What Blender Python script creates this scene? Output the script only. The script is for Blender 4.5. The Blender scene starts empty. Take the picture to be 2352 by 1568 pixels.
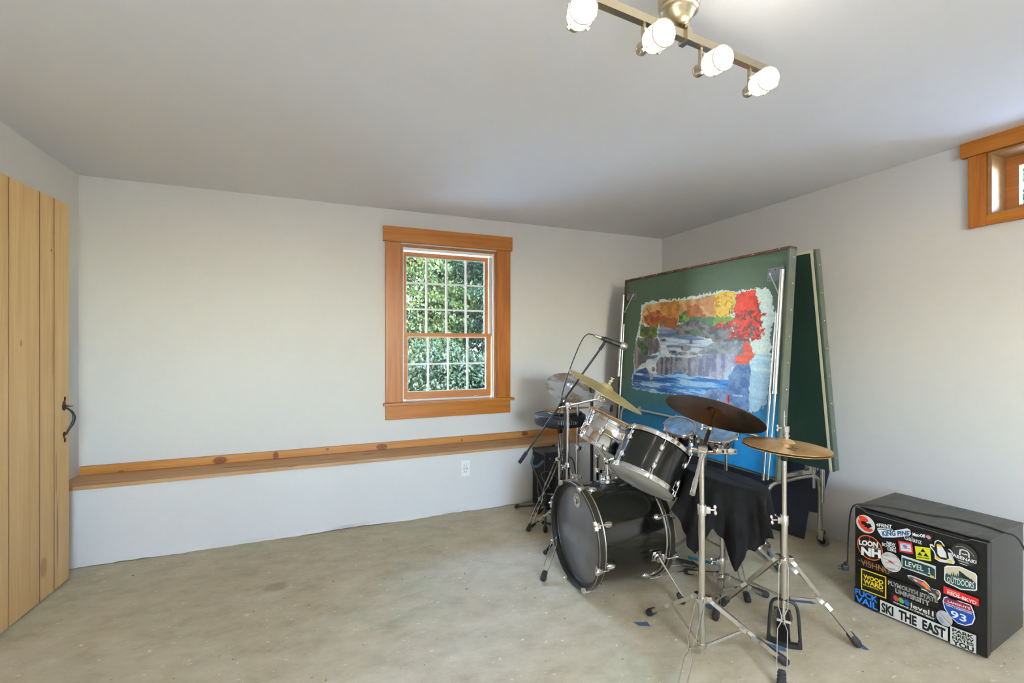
import bpy, bmesh, math, random
import numpy as np
from mathutils import Vector, Matrix
random.seed(7); rng = np.random.default_rng(7)
sc = bpy.context.scene
COL = sc.collection
R = math.radians

# ------------------------------------------------------------------ camera, sky, sun, daylight, exposure
cam_data = bpy.data.cameras.new('camera'); cam_data.sensor_width = 36.0; cam_data.lens = 36.0 * 1045 / 2352
cam_data.shift_y = 4 / 2352; cam_data.clip_start = 0.02; cam_data.clip_end = 200
cam = bpy.data.objects.new('camera', cam_data); COL.objects.link(cam)
cam.location = (0, 0, 1.30); cam.rotation_euler = (R(90), 0, R(-22.4)); sc.camera = cam

sc.view_settings.view_transform = 'Standard'; sc.view_settings.look = 'None'
sc.view_settings.gamma = 1; sc.view_settings.use_curve_mapping = False
sc.view_settings.exposure = 0.61

world = bpy.data.worlds.new('world'); sc.world = world; world.use_nodes = True
wn = world.node_tree; wn.nodes.clear()
wo = wn.nodes.new('ShaderNodeOutputWorld'); wb = wn.nodes.new('ShaderNodeBackground')
sky = wn.nodes.new('ShaderNodeTexSky'); sky.sky_type = 'NISHITA'; sky.sun_disc = False
sky.sun_elevation = R(42); sky.sun_rotation = R(270)
wb.inputs['Strength'].default_value = 15.0
hs = wn.nodes.new('ShaderNodeHueSaturation'); hs.inputs['Saturation'].default_value = 1.0
wn.links.new(sky.outputs[0], hs.inputs['Color']); wn.links.new(hs.outputs[0], wb.inputs[0]); wn.links.new(wb.outputs[0], wo.inputs[0])

def light(name, kind, loc, direction, power, color, **kw):
    d = bpy.data.lights.new(name, kind); d.energy = power; d.color = color
    for k, v in kw.items(): setattr(d, k, v)
    o = bpy.data.objects.new(name, d); COL.objects.link(o); o.location = loc
    o.rotation_euler = Vector(direction).to_track_quat('-Z', 'Y').to_euler()
    return o
light('sun', 'SUN', (-10, 0, 12), (.72, .40, -.62), 2.2, (1.0, .93, .80), angle=R(1.0))
# ------------------------------------------------------------------ materials
def nm(name):
    m = bpy.data.materials.new(name); m.use_nodes = True
    nt = m.node_tree; b = nt.nodes['Principled BSDF']
    return m, nt, b
def setp(b, **k):
    for key, v in k.items():
        b.inputs[key.replace('_', ' ')].default_value = v
def rgb(r, g, b):   # sRGB 0-255 -> linear
    f = lambda c: (c / 255 / 12.92) if c / 255 <= .04045 else ((c / 255 + .055) / 1.055) ** 2.4
    return (f(r), f(g), f(b), 1)
def mixc(nt, fac, a, b, mode='MIX'):
    n = nt.nodes.new('ShaderNodeMix'); n.data_type = 'RGBA'; n.blend_type = mode
    for i, v in ((0, fac), (6, a), (7, b)):
        if isinstance(v, (tuple, float, int)): n.inputs[i].default_value = v
        else: nt.links.new(v, n.inputs[i])
    return n.outputs[2]
def noise(nt, scale, detail=4, rough=.5, mapscale=None, rot=None, w=None, dist=0):
    tc = nt.nodes.new('ShaderNodeTexCoord'); mp = nt.nodes.new('ShaderNodeMapping')
    nt.links.new(tc.outputs['Object'], mp.inputs[0])
    if mapscale: mp.inputs['Scale'].default_value = mapscale
    if rot: mp.inputs['Rotation'].default_value = rot
    if w: mp.inputs['Location'].default_value = w
    n = nt.nodes.new('ShaderNodeTexNoise'); n.inputs['Scale'].default_value = scale
    n.inputs['Detail'].default_value = detail; n.inputs['Roughness'].default_value = rough
    n.inputs['Distortion'].default_value = dist
    nt.links.new(mp.outputs[0], n.inputs['Vector'])
    return n.outputs[0]
def ramp(nt, src, stops):
    n = nt.nodes.new('ShaderNodeValToRGB'); cr = n.color_ramp
    while len(cr.elements) < len(stops): cr.elements.new(.5)
    for e, (p, c) in zip(cr.elements, stops):
        e.position = p; e.color = c if len(c) == 4 else (*c, 1)
    nt.links.new(src, n.inputs[0]); return n.outputs[0]
def bump(nt, b, src, strength, dist=.01):
    n = nt.nodes.new('ShaderNodeBump'); n.inputs['Strength'].default_value = strength
    n.inputs['Distance'].default_value = dist
    nt.links.new(src, n.inputs['Height']); nt.links.new(n.outputs[0], b.inputs['Normal'])
def simple(name, c, rough=.5, metal=0, var=.06, nscale=30, bmp=0, **k):
    m, nt, b = nm(name)
    s = noise(nt, nscale, 3)
    d = tuple(max(0, x * (1 - var)) for x in c[:3]) + (1,); l = tuple(min(1, x * (1 + var)) for x in c[:3]) + (1,)
    nt.links.new(ramp(nt, s, [(.35, d), (.65, l)]), b.inputs['Base Color'])
    setp(b, Roughness=rough, Metallic=metal, **k)
    if bmp: bump(nt, b, s, bmp, .002)
    return m
def plaster(name, base, var=.03):
    m, nt, b = nm(name)
    n1 = noise(nt, 1.3, 5, .6); n2 = noise(nt, 18, 5, .65, (1, 1, 2.5))
    d = tuple(x * (1 - var) for x in base[:3]) + (1,); l = tuple(min(1, x * (1 + var)) for x in base[:3]) + (1,)
    c = mixc(nt, .35, ramp(nt, n1, [(.3, d), (.7, l)]), ramp(nt, n2, [(.3, d), (.7, l)]))
    nt.links.new(c, b.inputs['Base Color']); setp(b, Roughness=.75)
    b.inputs['Specular IOR Level'].default_value = .25
    n3 = noise(nt, 9, 8, .7); bump(nt, b, n3, .10, .01)
    return m
def wood(name, light_c, mid_c, dark_c, axis='x', scale=1.0, rough=.45, knots=(), grain=60, var=2.2, bmp=.06):
    m, nt, b = nm(name)
    st = {'x': (.9, 14, 14), 'y': (14, .9, 14), 'z': (14, 14, .9)}[axis]
    st2 = {'x': (1.2, 60, 60), 'y': (60, 1.2, 60), 'z': (60, 60, 1.2)}[axis]
    n1 = noise(nt, var * scale, 5, .6, st, dist=.6); n2 = noise(nt, 3 * scale, 6, .7, st2)
    c = mixc(nt, .42, ramp(nt, n1, [(.28, dark_c), (.5, mid_c), (.72, light_c)]), ramp(nt, n2, [(.3, dark_c), (.55, mid_c), (.75, light_c)]))
    if knots:
        tc = nt.nodes.new('ShaderNodeTexCoord')
        for (kx, ky, kz, rx, ry, rz, col) in knots:
            mp = nt.nodes.new('ShaderNodeMapping'); mp.vector_type = 'POINT'
            mp.inputs['Location'].default_value = (-kx / rx, -ky / ry, -kz / rz)
            mp.inputs['Scale'].default_value = (1 / rx, 1 / ry, 1 / rz)
            nt.links.new(tc.outputs['Object'], mp.inputs[0])
            ln = nt.nodes.new('ShaderNodeVectorMath'); ln.operation = 'LENGTH'; nt.links.new(mp.outputs[0], ln.inputs[0])
            f = ramp(nt, ln.outputs['Value'], [(0, (1, 1, 1)), (.45, (.75, .75, .75)), (.62, (.95, .95, .95)), (1, (0, 0, 0))])
            c = mixc(nt, f, c, col)
    nt.links.new(c, b.inputs['Base Color']); setp(b, Roughness=rough)
    bump(nt, b, n2, bmp, .003)
    return m
def metal(name, c, rough, aniso=0, scr=.1):
    m, nt, b = nm(name); nt.links.new(ramp(nt, noise(nt, 60, 3), [(.3, tuple(x * .92 for x in c[:3]) + (1,)), (.7, c)]), b.inputs['Base Color'])
    setp(b, Metallic=1.0, Roughness=rough); b.inputs['Anisotropic'].default_value = aniso
    return m
def emit(name, c, s):
    m, nt, b = nm(name); b.inputs['Base Color'].default_value = c
    b.inputs['Emission Color'].default_value = c; b.inputs['Emission Strength'].default_value = s
    return m

M = {}
M['wall'] = plaster('wall_plaster', (.655, .635, .60, 1))
M['ceiling'] = plaster('ceiling_plaster', (.86, .87, .885, 1), .02)
M['cedar'] = wood('cedar_trim', rgb(198, 128, 34), rgb(180, 108, 20), rgb(150, 82, 12), 'x', 1.0, .38)
M['cedar_v'] = wood('cedar_trim_vertical', rgb(190, 120, 30), rgb(172, 100, 18), rgb(142, 76, 10), 'z', 1.0, .38)
M['cedar_y'] = wood('cedar_trim_side', rgb(198, 128, 34), rgb(180, 108, 20), rgb(150, 82, 12), 'y', 1.0, .38)
M['sash'] = wood('sash_fir', rgb(196, 134, 78), rgb(182, 116, 58), rgb(158, 94, 44), 'x', 1.0, .4)
K = rgb(116, 56, 18)
M['pine_back'] = wood('pine_ledge_back', rgb(208, 152, 88), rgb(192, 130, 62), rgb(168, 104, 42), 'x', .8, .4,
    knots=[(-.66, 3.62, .50, .05, .5, .030, K), (-.32, 3.62, .50, .022, .5, .035, K), (.41, 3.62, .50, .05, .5, .028, K), (-1.2, 3.62, .48, .02, .5, .01, K), (1.62, 3.62, .51, .035, .5, .022, K), (1.05, 3.62, .50, .01, .5, .012, K), (0.02, 3.62, .515, .012, .5, .012, K)])
M['pine_top'] = wood('pine_ledge_board', rgb(204, 164, 118), rgb(186, 142, 94), rgb(158, 112, 66), 'x', .8, .42,
    knots=[(-.55, 3.50, .47, .10, .012, .3, K), (.05, 3.47, .47, .13, .010, .3, K), (.30, 3.52, .47, .06, .014, .3, K), (.95, 3.50, .47, .05, .01, .3, K), (-.2, 3.38, .46, .05, .01, .03, K), (1.4, 3.49, .47, .06, .012, .3, K)])
M['poplar'] = wood('door_poplar', rgb(214, 180, 130), rgb(202, 165, 112), rgb(180, 142, 90), 'z', .55, .5, grain=30,
    knots=[(-1.29, 3.02, .17, .3, .03, .06, rgb(170, 128, 76)), (-1.29, 3.08, 1.78, .3, .006, .010, rgb(96, 66, 36)), (-1.29, 3.09, 1.25, .3, .010, .16, rgb(176, 140, 90)), (-1.29, 2.86, 1.3, .3, .006, .02, rgb(128, 92, 56)), (-1.29, 3.13, .30, .3, .008, .22, rgb(132, 112, 84)), (-1.29, 3.12, .62, .3, .006, .14, rgb(142, 118, 86))])
M['groove'] = simple('door_groove', rgb(134, 106, 72), .8)
M['chrome'] = metal('chrome', (.82, .83, .85, 1), .10)
M['steel'] = metal('plated_steel', (.66, .65, .60, 1), .24)
M['alu'] = metal('satin_aluminium', (.72, .71, .68, 1), .30)
M['brass_lamp'] = metal('brushed_champagne_metal', (.60, .52, .37, 1), .27, .4)
def mk_cym(name, stops, rough, met, scale):
    m, nt, b = nm(name); nt.links.new(ramp(nt, noise(nt, scale, 6, .65), stops), b.inputs['Base Color']); setp(b, Metallic=met, Roughness=rough); b.inputs['Anisotropic'].default_value = .4; return m
M['cym'] = mk_cym('cymbal_pale_bronze', [(.3, rgb(212, 190, 122)), (.7, rgb(236, 220, 160))], .38, .72, 6)
M['cym_hat'] = mk_cym('cymbal_warm_bronze', [(.3, rgb(196, 148, 92)), (.7, rgb(232, 196, 140))], .38, .72, 9)
M['cym_silver'] = mk_cym('cymbal_nickel_with_brown_patina', [(.35, rgb(140, 116, 84)), (.47, rgb(178, 168, 156)), (.56, rgb(228, 230, 234))], .38, .75, 7)
M['cym_dark'] = mk_cym('cymbal_dark_bronze', [(.35, rgb(96, 70, 48)), (.65, rgb(150, 106, 66))], .30, .95, 5)
M['gloss_black'] = simple('gloss_black_wrap', (.006, .0065, .005, 1), .13, Coat_Weight=.15, Coat_Roughness=.04)
M['satin_black'] = simple('satin_black', (.018, .018, .018, 1), .42)
M['rubber'] = simple('black_rubber', (.022, .021, .020, 1), .7, bmp=.2)
M['hoop_inner'] = simple('bass_hoop_black', (.02, .018, .014, 1), .3)
M['head_dark'] = simple('smoked_drum_head', (.185, .19, .20, 1), .22, var=.12, nscale=5)
M['head_blue'] = simple('oil_filled_drum_head', rgb(104, 132, 160), .18, var=.3, nscale=22)
M['head_white'] = simple('coated_drum_head', (.62, .60, .54, 1), .5)
M['white'] = simple('white_print', (.74, .74, .72, 1), .45, var=.02)
M['white_plastic'] = simple('white_plastic', (.78, .78, .76, 1), .35, var=.01)
M['iron'] = simple('wrought_iron_black', (.015, .014, .013, 1), .5, bmp=.2)
M['tolex'] = simple('black_vinyl_covering', (.022, .026, .032, 1), .48, nscale=400, bmp=.4)
M['grille'] = simple('speaker_grille_cloth', (.014, .014, .015, 1), .9, nscale=600, bmp=.5)
M['hickory'] = simple('hickory_stick', rgb(176, 122, 70), .5, var=.15, nscale=50)
M['hickory2'] = simple('rosy_hickory_stick', rgb(160, 108, 84), .5, var=.12, nscale=50)
M['rust'] = simple('rust_brown_edge', rgb(96, 58, 40), .7, var=.55, nscale=14, bmp=.2)
M['edge_green'] = simple('table_edge_green_grey', rgb(92, 98, 84), .5, var=.12, nscale=12)
M['grey_metal'] = simple('painted_grey_bracket', rgb(118, 120, 126), .45, metal=.3)
M['vinyl_navy'] = simple('dark_vinyl', (.020, .024, .034, 1), .42)
M['tape'] = simple('blue_painters_tape', rgb(74, 98, 132), .6, var=.12, nscale=80)
M['tape_teal'] = simple('teal_painters_tape', rgb(52, 142, 168), .6, var=.12, nscale=80)
M['fill_panel_glow'] = emit('added_panel_glow', (1.0, .965, .91, 1), 11.5)
M['glass_lamp'] = emit('lit_frosted_glass', (1.0, .95, .86, 1), 14.0)
M['board_dark'] = simple('dark_blue_black_sheet', rgb(34, 40, 52), .55, var=.15, nscale=9)
def mk_ttable():
    m, nt, b = nm('worn_green_table_top')
    n1 = noise(nt, 2.2, 6, .7, (1, 1, .4)); n2 = noise(nt, 34, 3, .6)
    c = ramp(nt, n1, [(.35, rgb(26, 46, 40)), (.6, rgb(38, 62, 52)), (.78, rgb(60, 78, 66))])
    c = mixc(nt, ramp(nt, n2, [(.70, (0, 0, 0)), (.76, (.5, .5, .5))]), c, rgb(96, 106, 92))
    nt.links.new(c, b.inputs['Base Color']); setp(b, Roughness=.55); return m
M['table_dark'] = mk_ttable()
def mk_cloth():
    m, nt, b = nm('black_cloth'); n = noise(nt, 14, 6, .7)
    nt.links.new(ramp(nt, n, [(.35, (.004, .0037, .0034)), (.7, (.013, .0115, .010))]), b.inputs['Base Color'])
    setp(b, Roughness=.88); b.inputs['Sheen Weight'].default_value = .05; b.inputs['Specular IOR Level'].default_value = .15; b.inputs['Sheen Roughness'].default_value = .5
    b.inputs['Sheen Tint'].default_value = (.5, .5, .55, 1)
    bump(nt, b, noise(nt, 500, 2), .25, .001); return m
M['cloth'] = mk_cloth()
def mk_floor():
    m, nt, b = nm('worn_concrete_floor')
    n1 = noise(nt, .9, 5, .6, w=(3, 1, 0)); n2 = noise(nt, 5.5, 8, .72, (1, 1.6, 1), (0, 0, .5)); n3 = noise(nt, 24, 6, .62, (1, 2.0, 1), (0, 0, .6)); n4 = noise(nt, 1.7, 3, .5, w=(8, 5, 0))
    c = ramp(nt, n1, [(.32, rgb(174, 160, 130)), (.5, rgb(188, 176, 148)), (.68, rgb(200, 190, 166))])
    c = mixc(nt, ramp(nt, n4, [(.52, (0, 0, 0)), (.66, (.6, .6, .6))]), c, rgb(168, 180, 148))
    c = mixc(nt, .55, c, ramp(nt, n2, [(.3, rgb(144, 130, 102)), (.5, rgb(186, 174, 148)), (.7, rgb(212, 203, 180))]))
    c = mixc(nt, ramp(nt, n3, [(.645, (0, 0, 0)), (.672, (.8, .8, .8))]), c, rgb(228, 222, 204))
    n5 = noise(nt, 26, 5, .6, (1.3, 1, 1), w=(2, 9, 0))
    c = mixc(nt, ramp(nt, n5, [(.685, (0, 0, 0)), (.70, (.8, .8, .8))]), c, rgb(98, 80, 58))
    # round-ish damp stain left by something that stood here
    tc = nt.nodes.new('ShaderNodeTexCoord'); mp = nt.nodes.new('ShaderNodeMapping')
    mp.inputs['Location'].default_value = (.235 / .12, -2.72 / .11, 0); mp.inputs['Scale'].default_value = (1 / .12, 1 / .11, 0)
    nt.links.new(tc.outputs['Object'], mp.inputs[0]); ln = nt.nodes.new('ShaderNodeVectorMath'); ln.operation = 'LENGTH'
    nt.links.new(mp.outputs[0], ln.inputs[0]); ad = nt.nodes.new('ShaderNodeMath'); ad.operation = 'ADD'
    nt.links.new(ln.outputs['Value'], ad.inputs[0]); nt.links.new(n2, ad.inputs[1])
    c = mixc(nt, ramp(nt, ad.outputs[0], [(.0, (.35, .35, .35)), (.85, (.35, .35, .35)), (1, (0, 0, 0))]), c, rgb(120, 110, 90))
    nt.links.new(c, b.inputs['Base Color'])
    nt.links.new(ramp(nt, n2, [(.3, (.5, .5, .5)), (.7, (.68, .68, .68))]), b.inputs['Roughness'])
    b.inputs['Specular IOR Level'].default_value = .35
    bump(nt, b, n2, .2, .012); return m
M['floor'] = mk_floor()
def mk_vcol(name, rough=.5, spec=.4, layer='Col'):
    m, nt, b = nm(name); a = nt.nodes.new('ShaderNodeVertexColor'); a.layer_name = layer
    nt.links.new(a.outputs[0], b.inputs['Base Color']); setp(b, Roughness=rough)
    b.inputs['Specular IOR Level'].default_value = spec
    return m, nt, b
M['paint'] = mk_vcol('painted_picture', .5)[0]
M['board_blue_light'] = mk_vcol('green_board_blue_light_toward_bottom', .45)[0]
def mk_leaf():
    m, nt, b = mk_vcol('leaves', .55, .25)
    tr = nt.nodes.new('ShaderNodeBsdfTranslucent'); mx = nt.nodes.new('ShaderNodeMixShader'); mx.inputs[0].default_value = .35
    a = [n for n in nt.nodes if n.bl_idname == 'ShaderNodeVertexColor'][0]
    out = [n for n in nt.nodes if n.bl_idname == 'ShaderNodeOutputMaterial'][0]
    nt.links.new(a.outputs[0], tr.inputs[0]); nt.links.new(b.outputs[0], mx.inputs[1]); nt.links.new(tr.outputs[0], mx.inputs[2])
    nt.links.new(mx.outputs[0], out.inputs[0]); return m
M['leaf'] = mk_leaf()
M['bark'] = simple('bark', rgb(48, 42, 36), .9, var=.3, nscale=12, bmp=.5)
M['pale_ground'] = simple('pale_bounce_ground', rgb(165, 168, 172), .9, var=.2, nscale=6)  # unseen ground coloured pale to bounce daylight up into the room
def mk_glass():
    m, nt, b = nm('window_glass'); nt.nodes.remove(b)
    out = [n for n in nt.nodes if n.bl_idname == 'ShaderNodeOutputMaterial'][0]
    t = nt.nodes.new('ShaderNodeBsdfTransparent'); g = nt.nodes.new('ShaderNodeBsdfGlossy'); g.inputs['Roughness'].default_value = .02
    t.inputs[0].default_value = (.97, .985, .98, 1)
    mx = nt.nodes.new('ShaderNodeMixShader'); fr = nt.nodes.new('ShaderNodeFresnel'); fr.inputs[0].default_value = 1.4
    nt.links.new(fr.outputs[0], mx.inputs[0]); nt.links.new(t.outputs[0], mx.inputs[1]); nt.links.new(g.outputs[0], mx.inputs[2])
    nt.links.new(mx.outputs[0], out.inputs[0]); return m
M['glass'] = mk_glass()
_cm = {}
def colm(c, rough=.45):
    k = tuple(c)
    if k not in _cm: _cm[k] = simple('print_%d_%d_%d' % k, rgb(*k), rough, var=.02)
    return _cm[k]

# ------------------------------------------------------------------ geometry helpers (all builders work in world metres)
V = Vector
def nb(): return bmesh.new()
def basis(n):
    n = V(n).normalized(); up = V((0, 0, 1)) if abs(n.z) < .95 else V((1, 0, 0))
    a = up.cross(n).normalized(); b = n.cross(a).normalized(); return a, b, n
def box(bm, c, s, bx=None, bevel=0):
    """c centre, s full size, bx = (ax, ay, az) axes"""
    ax, ay, az = [V(v).normalized() for v in (bx or ((1, 0, 0), (0, 1, 0), (0, 0, 1)))]
    c = V(c); vs = []
    for dx in (-1, 1):
        for dy in (-1, 1):
            for dz in (-1, 1):
                vs.append(bm.verts.new(c + ax * dx * s[0] / 2 + ay * dy * s[1] / 2 + az * dz * s[2] / 2))
    fs = [bm.faces.new([vs[i] for i in f]) for f in ((0, 1, 3, 2), (4, 6, 7, 5), (0, 4, 5, 1), (2, 3, 7, 6), (0, 2, 6, 4), (1, 5, 7, 3))]
    if bevel:
        es = list({e for f in fs for e in f.edges})
        bmesh.ops.bevel(bm, geom=es, offset=bevel, segments=2, affect='EDGES', profile=.7)
def boxmm(bm, lo, hi, bevel=0):
    box(bm, [(a + b) / 2 for a, b in zip(lo, hi)], [abs(b - a) for a, b in zip(lo, hi)], None, bevel)
def ringv(bm, c, a, b, r, n): return [bm.verts.new(c + (a * math.cos(t) + b * math.sin(t)) * r) for t in [2 * math.pi * i / n for i in range(n)]]
def bridge(bm, r0, r1):
    n = len(r0)
    for i in range(n): bm.faces.new((r0[i], r0[(i + 1) % n], r1[(i + 1) % n], r1[i]))
def lathe(bm, o, ax, prof, n=32, cap0=True, cap1=True):
    """prof = [(radius, height along ax)]"""
    a, b, w = basis(ax); o = V(o); rs = []
    for r, h in prof: rs.append(ringv(bm, o + w * h, a, b, max(r, 1e-5), n))
    for i in range(len(rs) - 1): bridge(bm, rs[i], rs[i + 1])
    if cap0: bm.faces.new(list(reversed(rs[0])))
    if cap1: bm.faces.new(rs[-1])
def cyl(bm, p0, p1, r, n=20, r1=None):
    p0 = V(p0); p1 = V(p1); d = (p1 - p0); L = d.length
    lathe(bm, p0, d, [(r, 0), (r if r1 is None else r1, L)], n)
def tube(bm, pts, r, n=10, smooth=0, closed=False):
    P = [V(p) for p in pts]
    for _ in range(smooth):
        Q = [P[0]]
        for i in range(len(P) - 1): Q += [P[i] * .75 + P[i + 1] * .25, P[i] * .25 + P[i + 1] * .75]
        Q.append(P[-1]); P = Q
    rs = []; a = None
    for i, p in enumerate(P):
        t = ((P[(i + 1) % len(P)] if closed or i < len(P) - 1 else P[i]) - (P[i - 1] if closed or i > 0 else P[i])).normalized()
        if a is None: a = basis(t)[0]
        a = (a - t * a.dot(t)).normalized(); b = t.cross(a)
        rr = r if not isinstance(r, (list, tuple)) else r[min(i * len(r) // len(P), len(r) - 1)]
        rs.append(ringv(bm, p, a, b, rr, n))
    for i in range(len(rs) - 1): bridge(bm, rs[i], rs[i + 1])
    if closed: bridge(bm, rs[-1], rs[0])
    else: bm.faces.new(list(reversed(rs[0]))); bm.faces.new(rs[-1])
def prism(bm, pts, thick, o=(0, 0, 0), ux=(1, 0, 0), uy=(0, 1, 0)):
    ux = V(ux); uy = V(uy); w = ux.cross(uy).normalized(); o = V(o)
    a = [bm.verts.new(o + ux * x + uy * y) for x, y in pts]; b = [bm.verts.new(o + ux * x + uy * y + w * thick) for x, y in pts]
    bm.faces.new(list(reversed(a))); bm.faces.new(b)
    for i in range(len(a)): bm.faces.new((a[i], a[(i + 1) % len(a)], b[(i + 1) % len(a)], b[i]))
def ball(bm, c, r, n=14, sc_=(1, 1, 1), bx=None):
    ax = [V(v).normalized() for v in (bx or ((1, 0, 0), (0, 1, 0), (0, 0, 1)))]; c = V(c)
    g = bmesh.ops.create_uvsphere(bm, u_segments=n, v_segments=max(6, n // 2), radius=r)
    for v in g['verts']: v.co = c + ax[0] * v.co.x * sc_[0] + ax[1] * v.co.y * sc_[1] + ax[2] * v.co.z * sc_[2]
def strip(bm, pts, side, th, hv, h):
    """thin flat bar along pts, thickness th across side, height h along hv"""
    side = V(side).normalized(); hv = V(hv).normalized(); rs = []
    for p in pts:
        p = V(p); rs.append([bm.verts.new(p + side * sx * th / 2 + hv * sy * h / 2) for sx, sy in ((-1, -1), (1, -1), (1, 1), (-1, 1))])
    for i in range(len(rs) - 1): bridge(bm, rs[i], rs[i + 1])
    bm.faces.new(list(reversed(rs[0]))); bm.faces.new(rs[-1])
def wing(bm, c, ax, up, s=.012):
    """wing screw: shaft along ax and two flat ears along up"""
    c = V(c); ax = V(ax).normalized(); up = V(up); up = (up - ax * up.dot(ax)).normalized(); sd = ax.cross(up)
    cyl(bm, c, c + ax * s * 1.6, s * .35, 10); 
    for k in (-1, 1):
        ball(bm, c + ax * s * 1.9 + up * k * s * .95, s * .75, 10, (.75, .35, 1), (ax, sd, up))
    ball(bm, c + ax * s * 1.7, s * .5, 8)
def mesh_from(name, bm, mat, smooth=True):
    bmesh.ops.recalc_face_normals(bm, faces=bm.faces)
    me = bpy.data.meshes.new(name); bm.to_mesh(me); bm.free()
    if mat is not None: me.materials.append(mat)
    if smooth:
        me.polygons.foreach_set('use_smooth', [True] * len(me.polygons))
        try: me.set_sharp_from_angle(angle=R(38))
        except Exception: pass
    return me
def obj(name, bm, mat, parent=None, smooth=True, label=None):
    me = bm if isinstance(bm, bpy.types.Mesh) else mesh_from(name, bm, mat, smooth)
    o = bpy.data.objects.new(name, me); COL.objects.link(o)
    if parent is not None:
        o.parent = parent
        if parent.type == 'EMPTY': o.matrix_parent_inverse = Matrix.Translation(-V(parent.location))
    if label: o['label'] = label
    return o
def thing(name, label, cat, loc, group=None, kind=None):
    o = bpy.data.objects.new(name, None); COL.objects.link(o); o.location = loc; o.empty_display_size = .05
    o['label'] = label
    o['category'] = cat
    if group: o['group'] = group
    if kind: o['kind'] = kind
    return o
def tag(o, label, cat, group=None, kind=None):
    o['label'] = label; o['category'] = cat
    if group: o['group'] = group
    if kind: o['kind'] = kind
    return o
def struct(o, label=None, cat=None):
    o['kind'] = 'structure'
    if label: o['label'] = label
    if cat: o['category'] = cat
    return o
def text_mesh(s, quad, mat, parent, name='lettering', bold=0.0, lift=.0006, n=None, space=1.0, arc=0):
    """text fitted to a quad of four world points: top left, top right, bottom right, bottom left"""
    cu = bpy.data.curves.new(name, 'FONT'); cu.body = s; cu.size = 1; cu.offset = bold; cu.space_character = space; cu.space_line = .82
    cu.resolution_u = 3; cu.fill_mode = 'FRONT' if hasattr(cu, 'fill_mode') else cu.fill_mode
    cu.align_x = 'CENTER'
    t = bpy.data.objects.new('tmp', cu); COL.objects.link(t)
    dg = bpy.context.evaluated_depsgraph_get(); dg.update()
    me = bpy.data.meshes.new_from_object(t.evaluated_get(dg)); bpy.data.objects.remove(t); bpy.data.curves.remove(cu)
    co = np.empty(len(me.vertices) * 3); me.vertices.foreach_get('co', co); co = co.reshape(-1, 3)
    if len(co) == 0: return None
    mn = co.min(0); mx = co.max(0); x = (co[:, 0] - mn[0]) / (mx[0] - mn[0]); y = (mx[1] - co[:, 1]) / (mx[1] - mn[1])
    TL, TR, BR, BL = [np.array(q) for q in quad]
    if arc: y = y + arc * (1 - (2 * x - 1) ** 2)
    P = (TL[None] * ((1 - x) * (1 - y))[:, None] + TR[None] * (x * (1 - y))[:, None] + BR[None] * (x * y)[:, None] + BL[None] * ((1 - x) * y)[:, None])
    if n is not None: P = P + np.array(n)[None] * lift
    me.vertices.foreach_set('co', P.ravel()); me.materials.clear(); me.materials.append(mat); me.update()
    o = bpy.data.objects.new(name, me); COL.objects.link(o); o.parent = parent
    if parent.type == 'EMPTY': o.matrix_parent_inverse = Matrix.Translation(-V(parent.location))
    return o

# ------------------------------------------------------------------ room shell
XL, XR, YF, YU, YL, H = -1.42, 3.14, -2.8, 3.66, 3.385, 2.35
T = .30
bm = nb(); boxmm(bm, (XL - T, YF - T, -.2), (XR + T, YU + T, 0)); struct(obj('floor', bm, M['floor'], smooth=False))
bm = nb(); boxmm(bm, (XL - T, YF - T, H), (XR + T, YU + T, H + .25)); struct(obj('ceiling', bm, M['ceiling'], smooth=False))
bm = nb(); boxmm(bm, (XL - T, YF - T, 0), (XL, YU + T, H)); struct(obj('wall_left', bm, M['wall'], smooth=False))
# back wall with its window opening, upper wall and the thicker knee wall below the ledge
WX0, WX1, WZ0, WZ1 = .556, 1.364, .835, 2.085
bm = nb()
boxmm(bm, (XL, YU, .0), (WX0, YU + T, H)); boxmm(bm, (WX1, YU, .0), (XR, YU + T, H))
boxmm(bm, (WX0, YU, .0), (WX1, YU + T, WZ0)); boxmm(bm, (WX0, YU, WZ1), (WX1, YU + T, H))
struct(obj('wall_back', bm, M['wall'], smooth=False))
bm = nb()   # knee wall with a slightly ragged foot where it meets the slab
N = 90
xs = [XL + (XR - XL) * i / N for i in range(N + 1)]
front = [V((x, YL + .006 * math.sin(x * 9) + random.uniform(-.004, .004), max(0, .003 + .002 * math.sin(x * 5.3 + 1) + random.uniform(-.003, .003)))) for x in xs]
for k in range(N):
    a, b_ = front[k], front[k + 1]
    v = [bm.verts.new(p) for p in (a, b_, V((b_.x, YL, .03)), V((a.x, YL, .03)), V((b_.x, YL, .455)), V((a.x, YL, .455)), V((b_.x, YU, .455)), V((a.x, YU, .455)))]
    bm.faces.new((v[0], v[1], v[2], v[3])); bm.faces.new((v[3], v[2], v[4], v[5])); bm.faces.new((v[5], v[4], v[6], v[7]))
bmesh.ops.remove_doubles(bm, verts=bm.verts, dist=1e-5)
struct(obj('wall_back_lower', bm, M['wall'], smooth=False))
# right wall with the small high window
RY0, RY1, RZ0, RZ1 = .10, 1.222, 1.948, 2.271
bm = nb()
boxmm(bm, (XR, RY1, 0), (XR + T, YU + T, H)); boxmm(bm, (XR, YF - T, 0), (XR + T, RY0, H))
boxmm(bm, (XR, RY0, 0), (XR + T, RY1, RZ0)); boxmm(bm, (XR, RY0, RZ1), (XR + T, RY1, H))
struct(obj('wall_right', bm, M['wall'], smooth=False))
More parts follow.
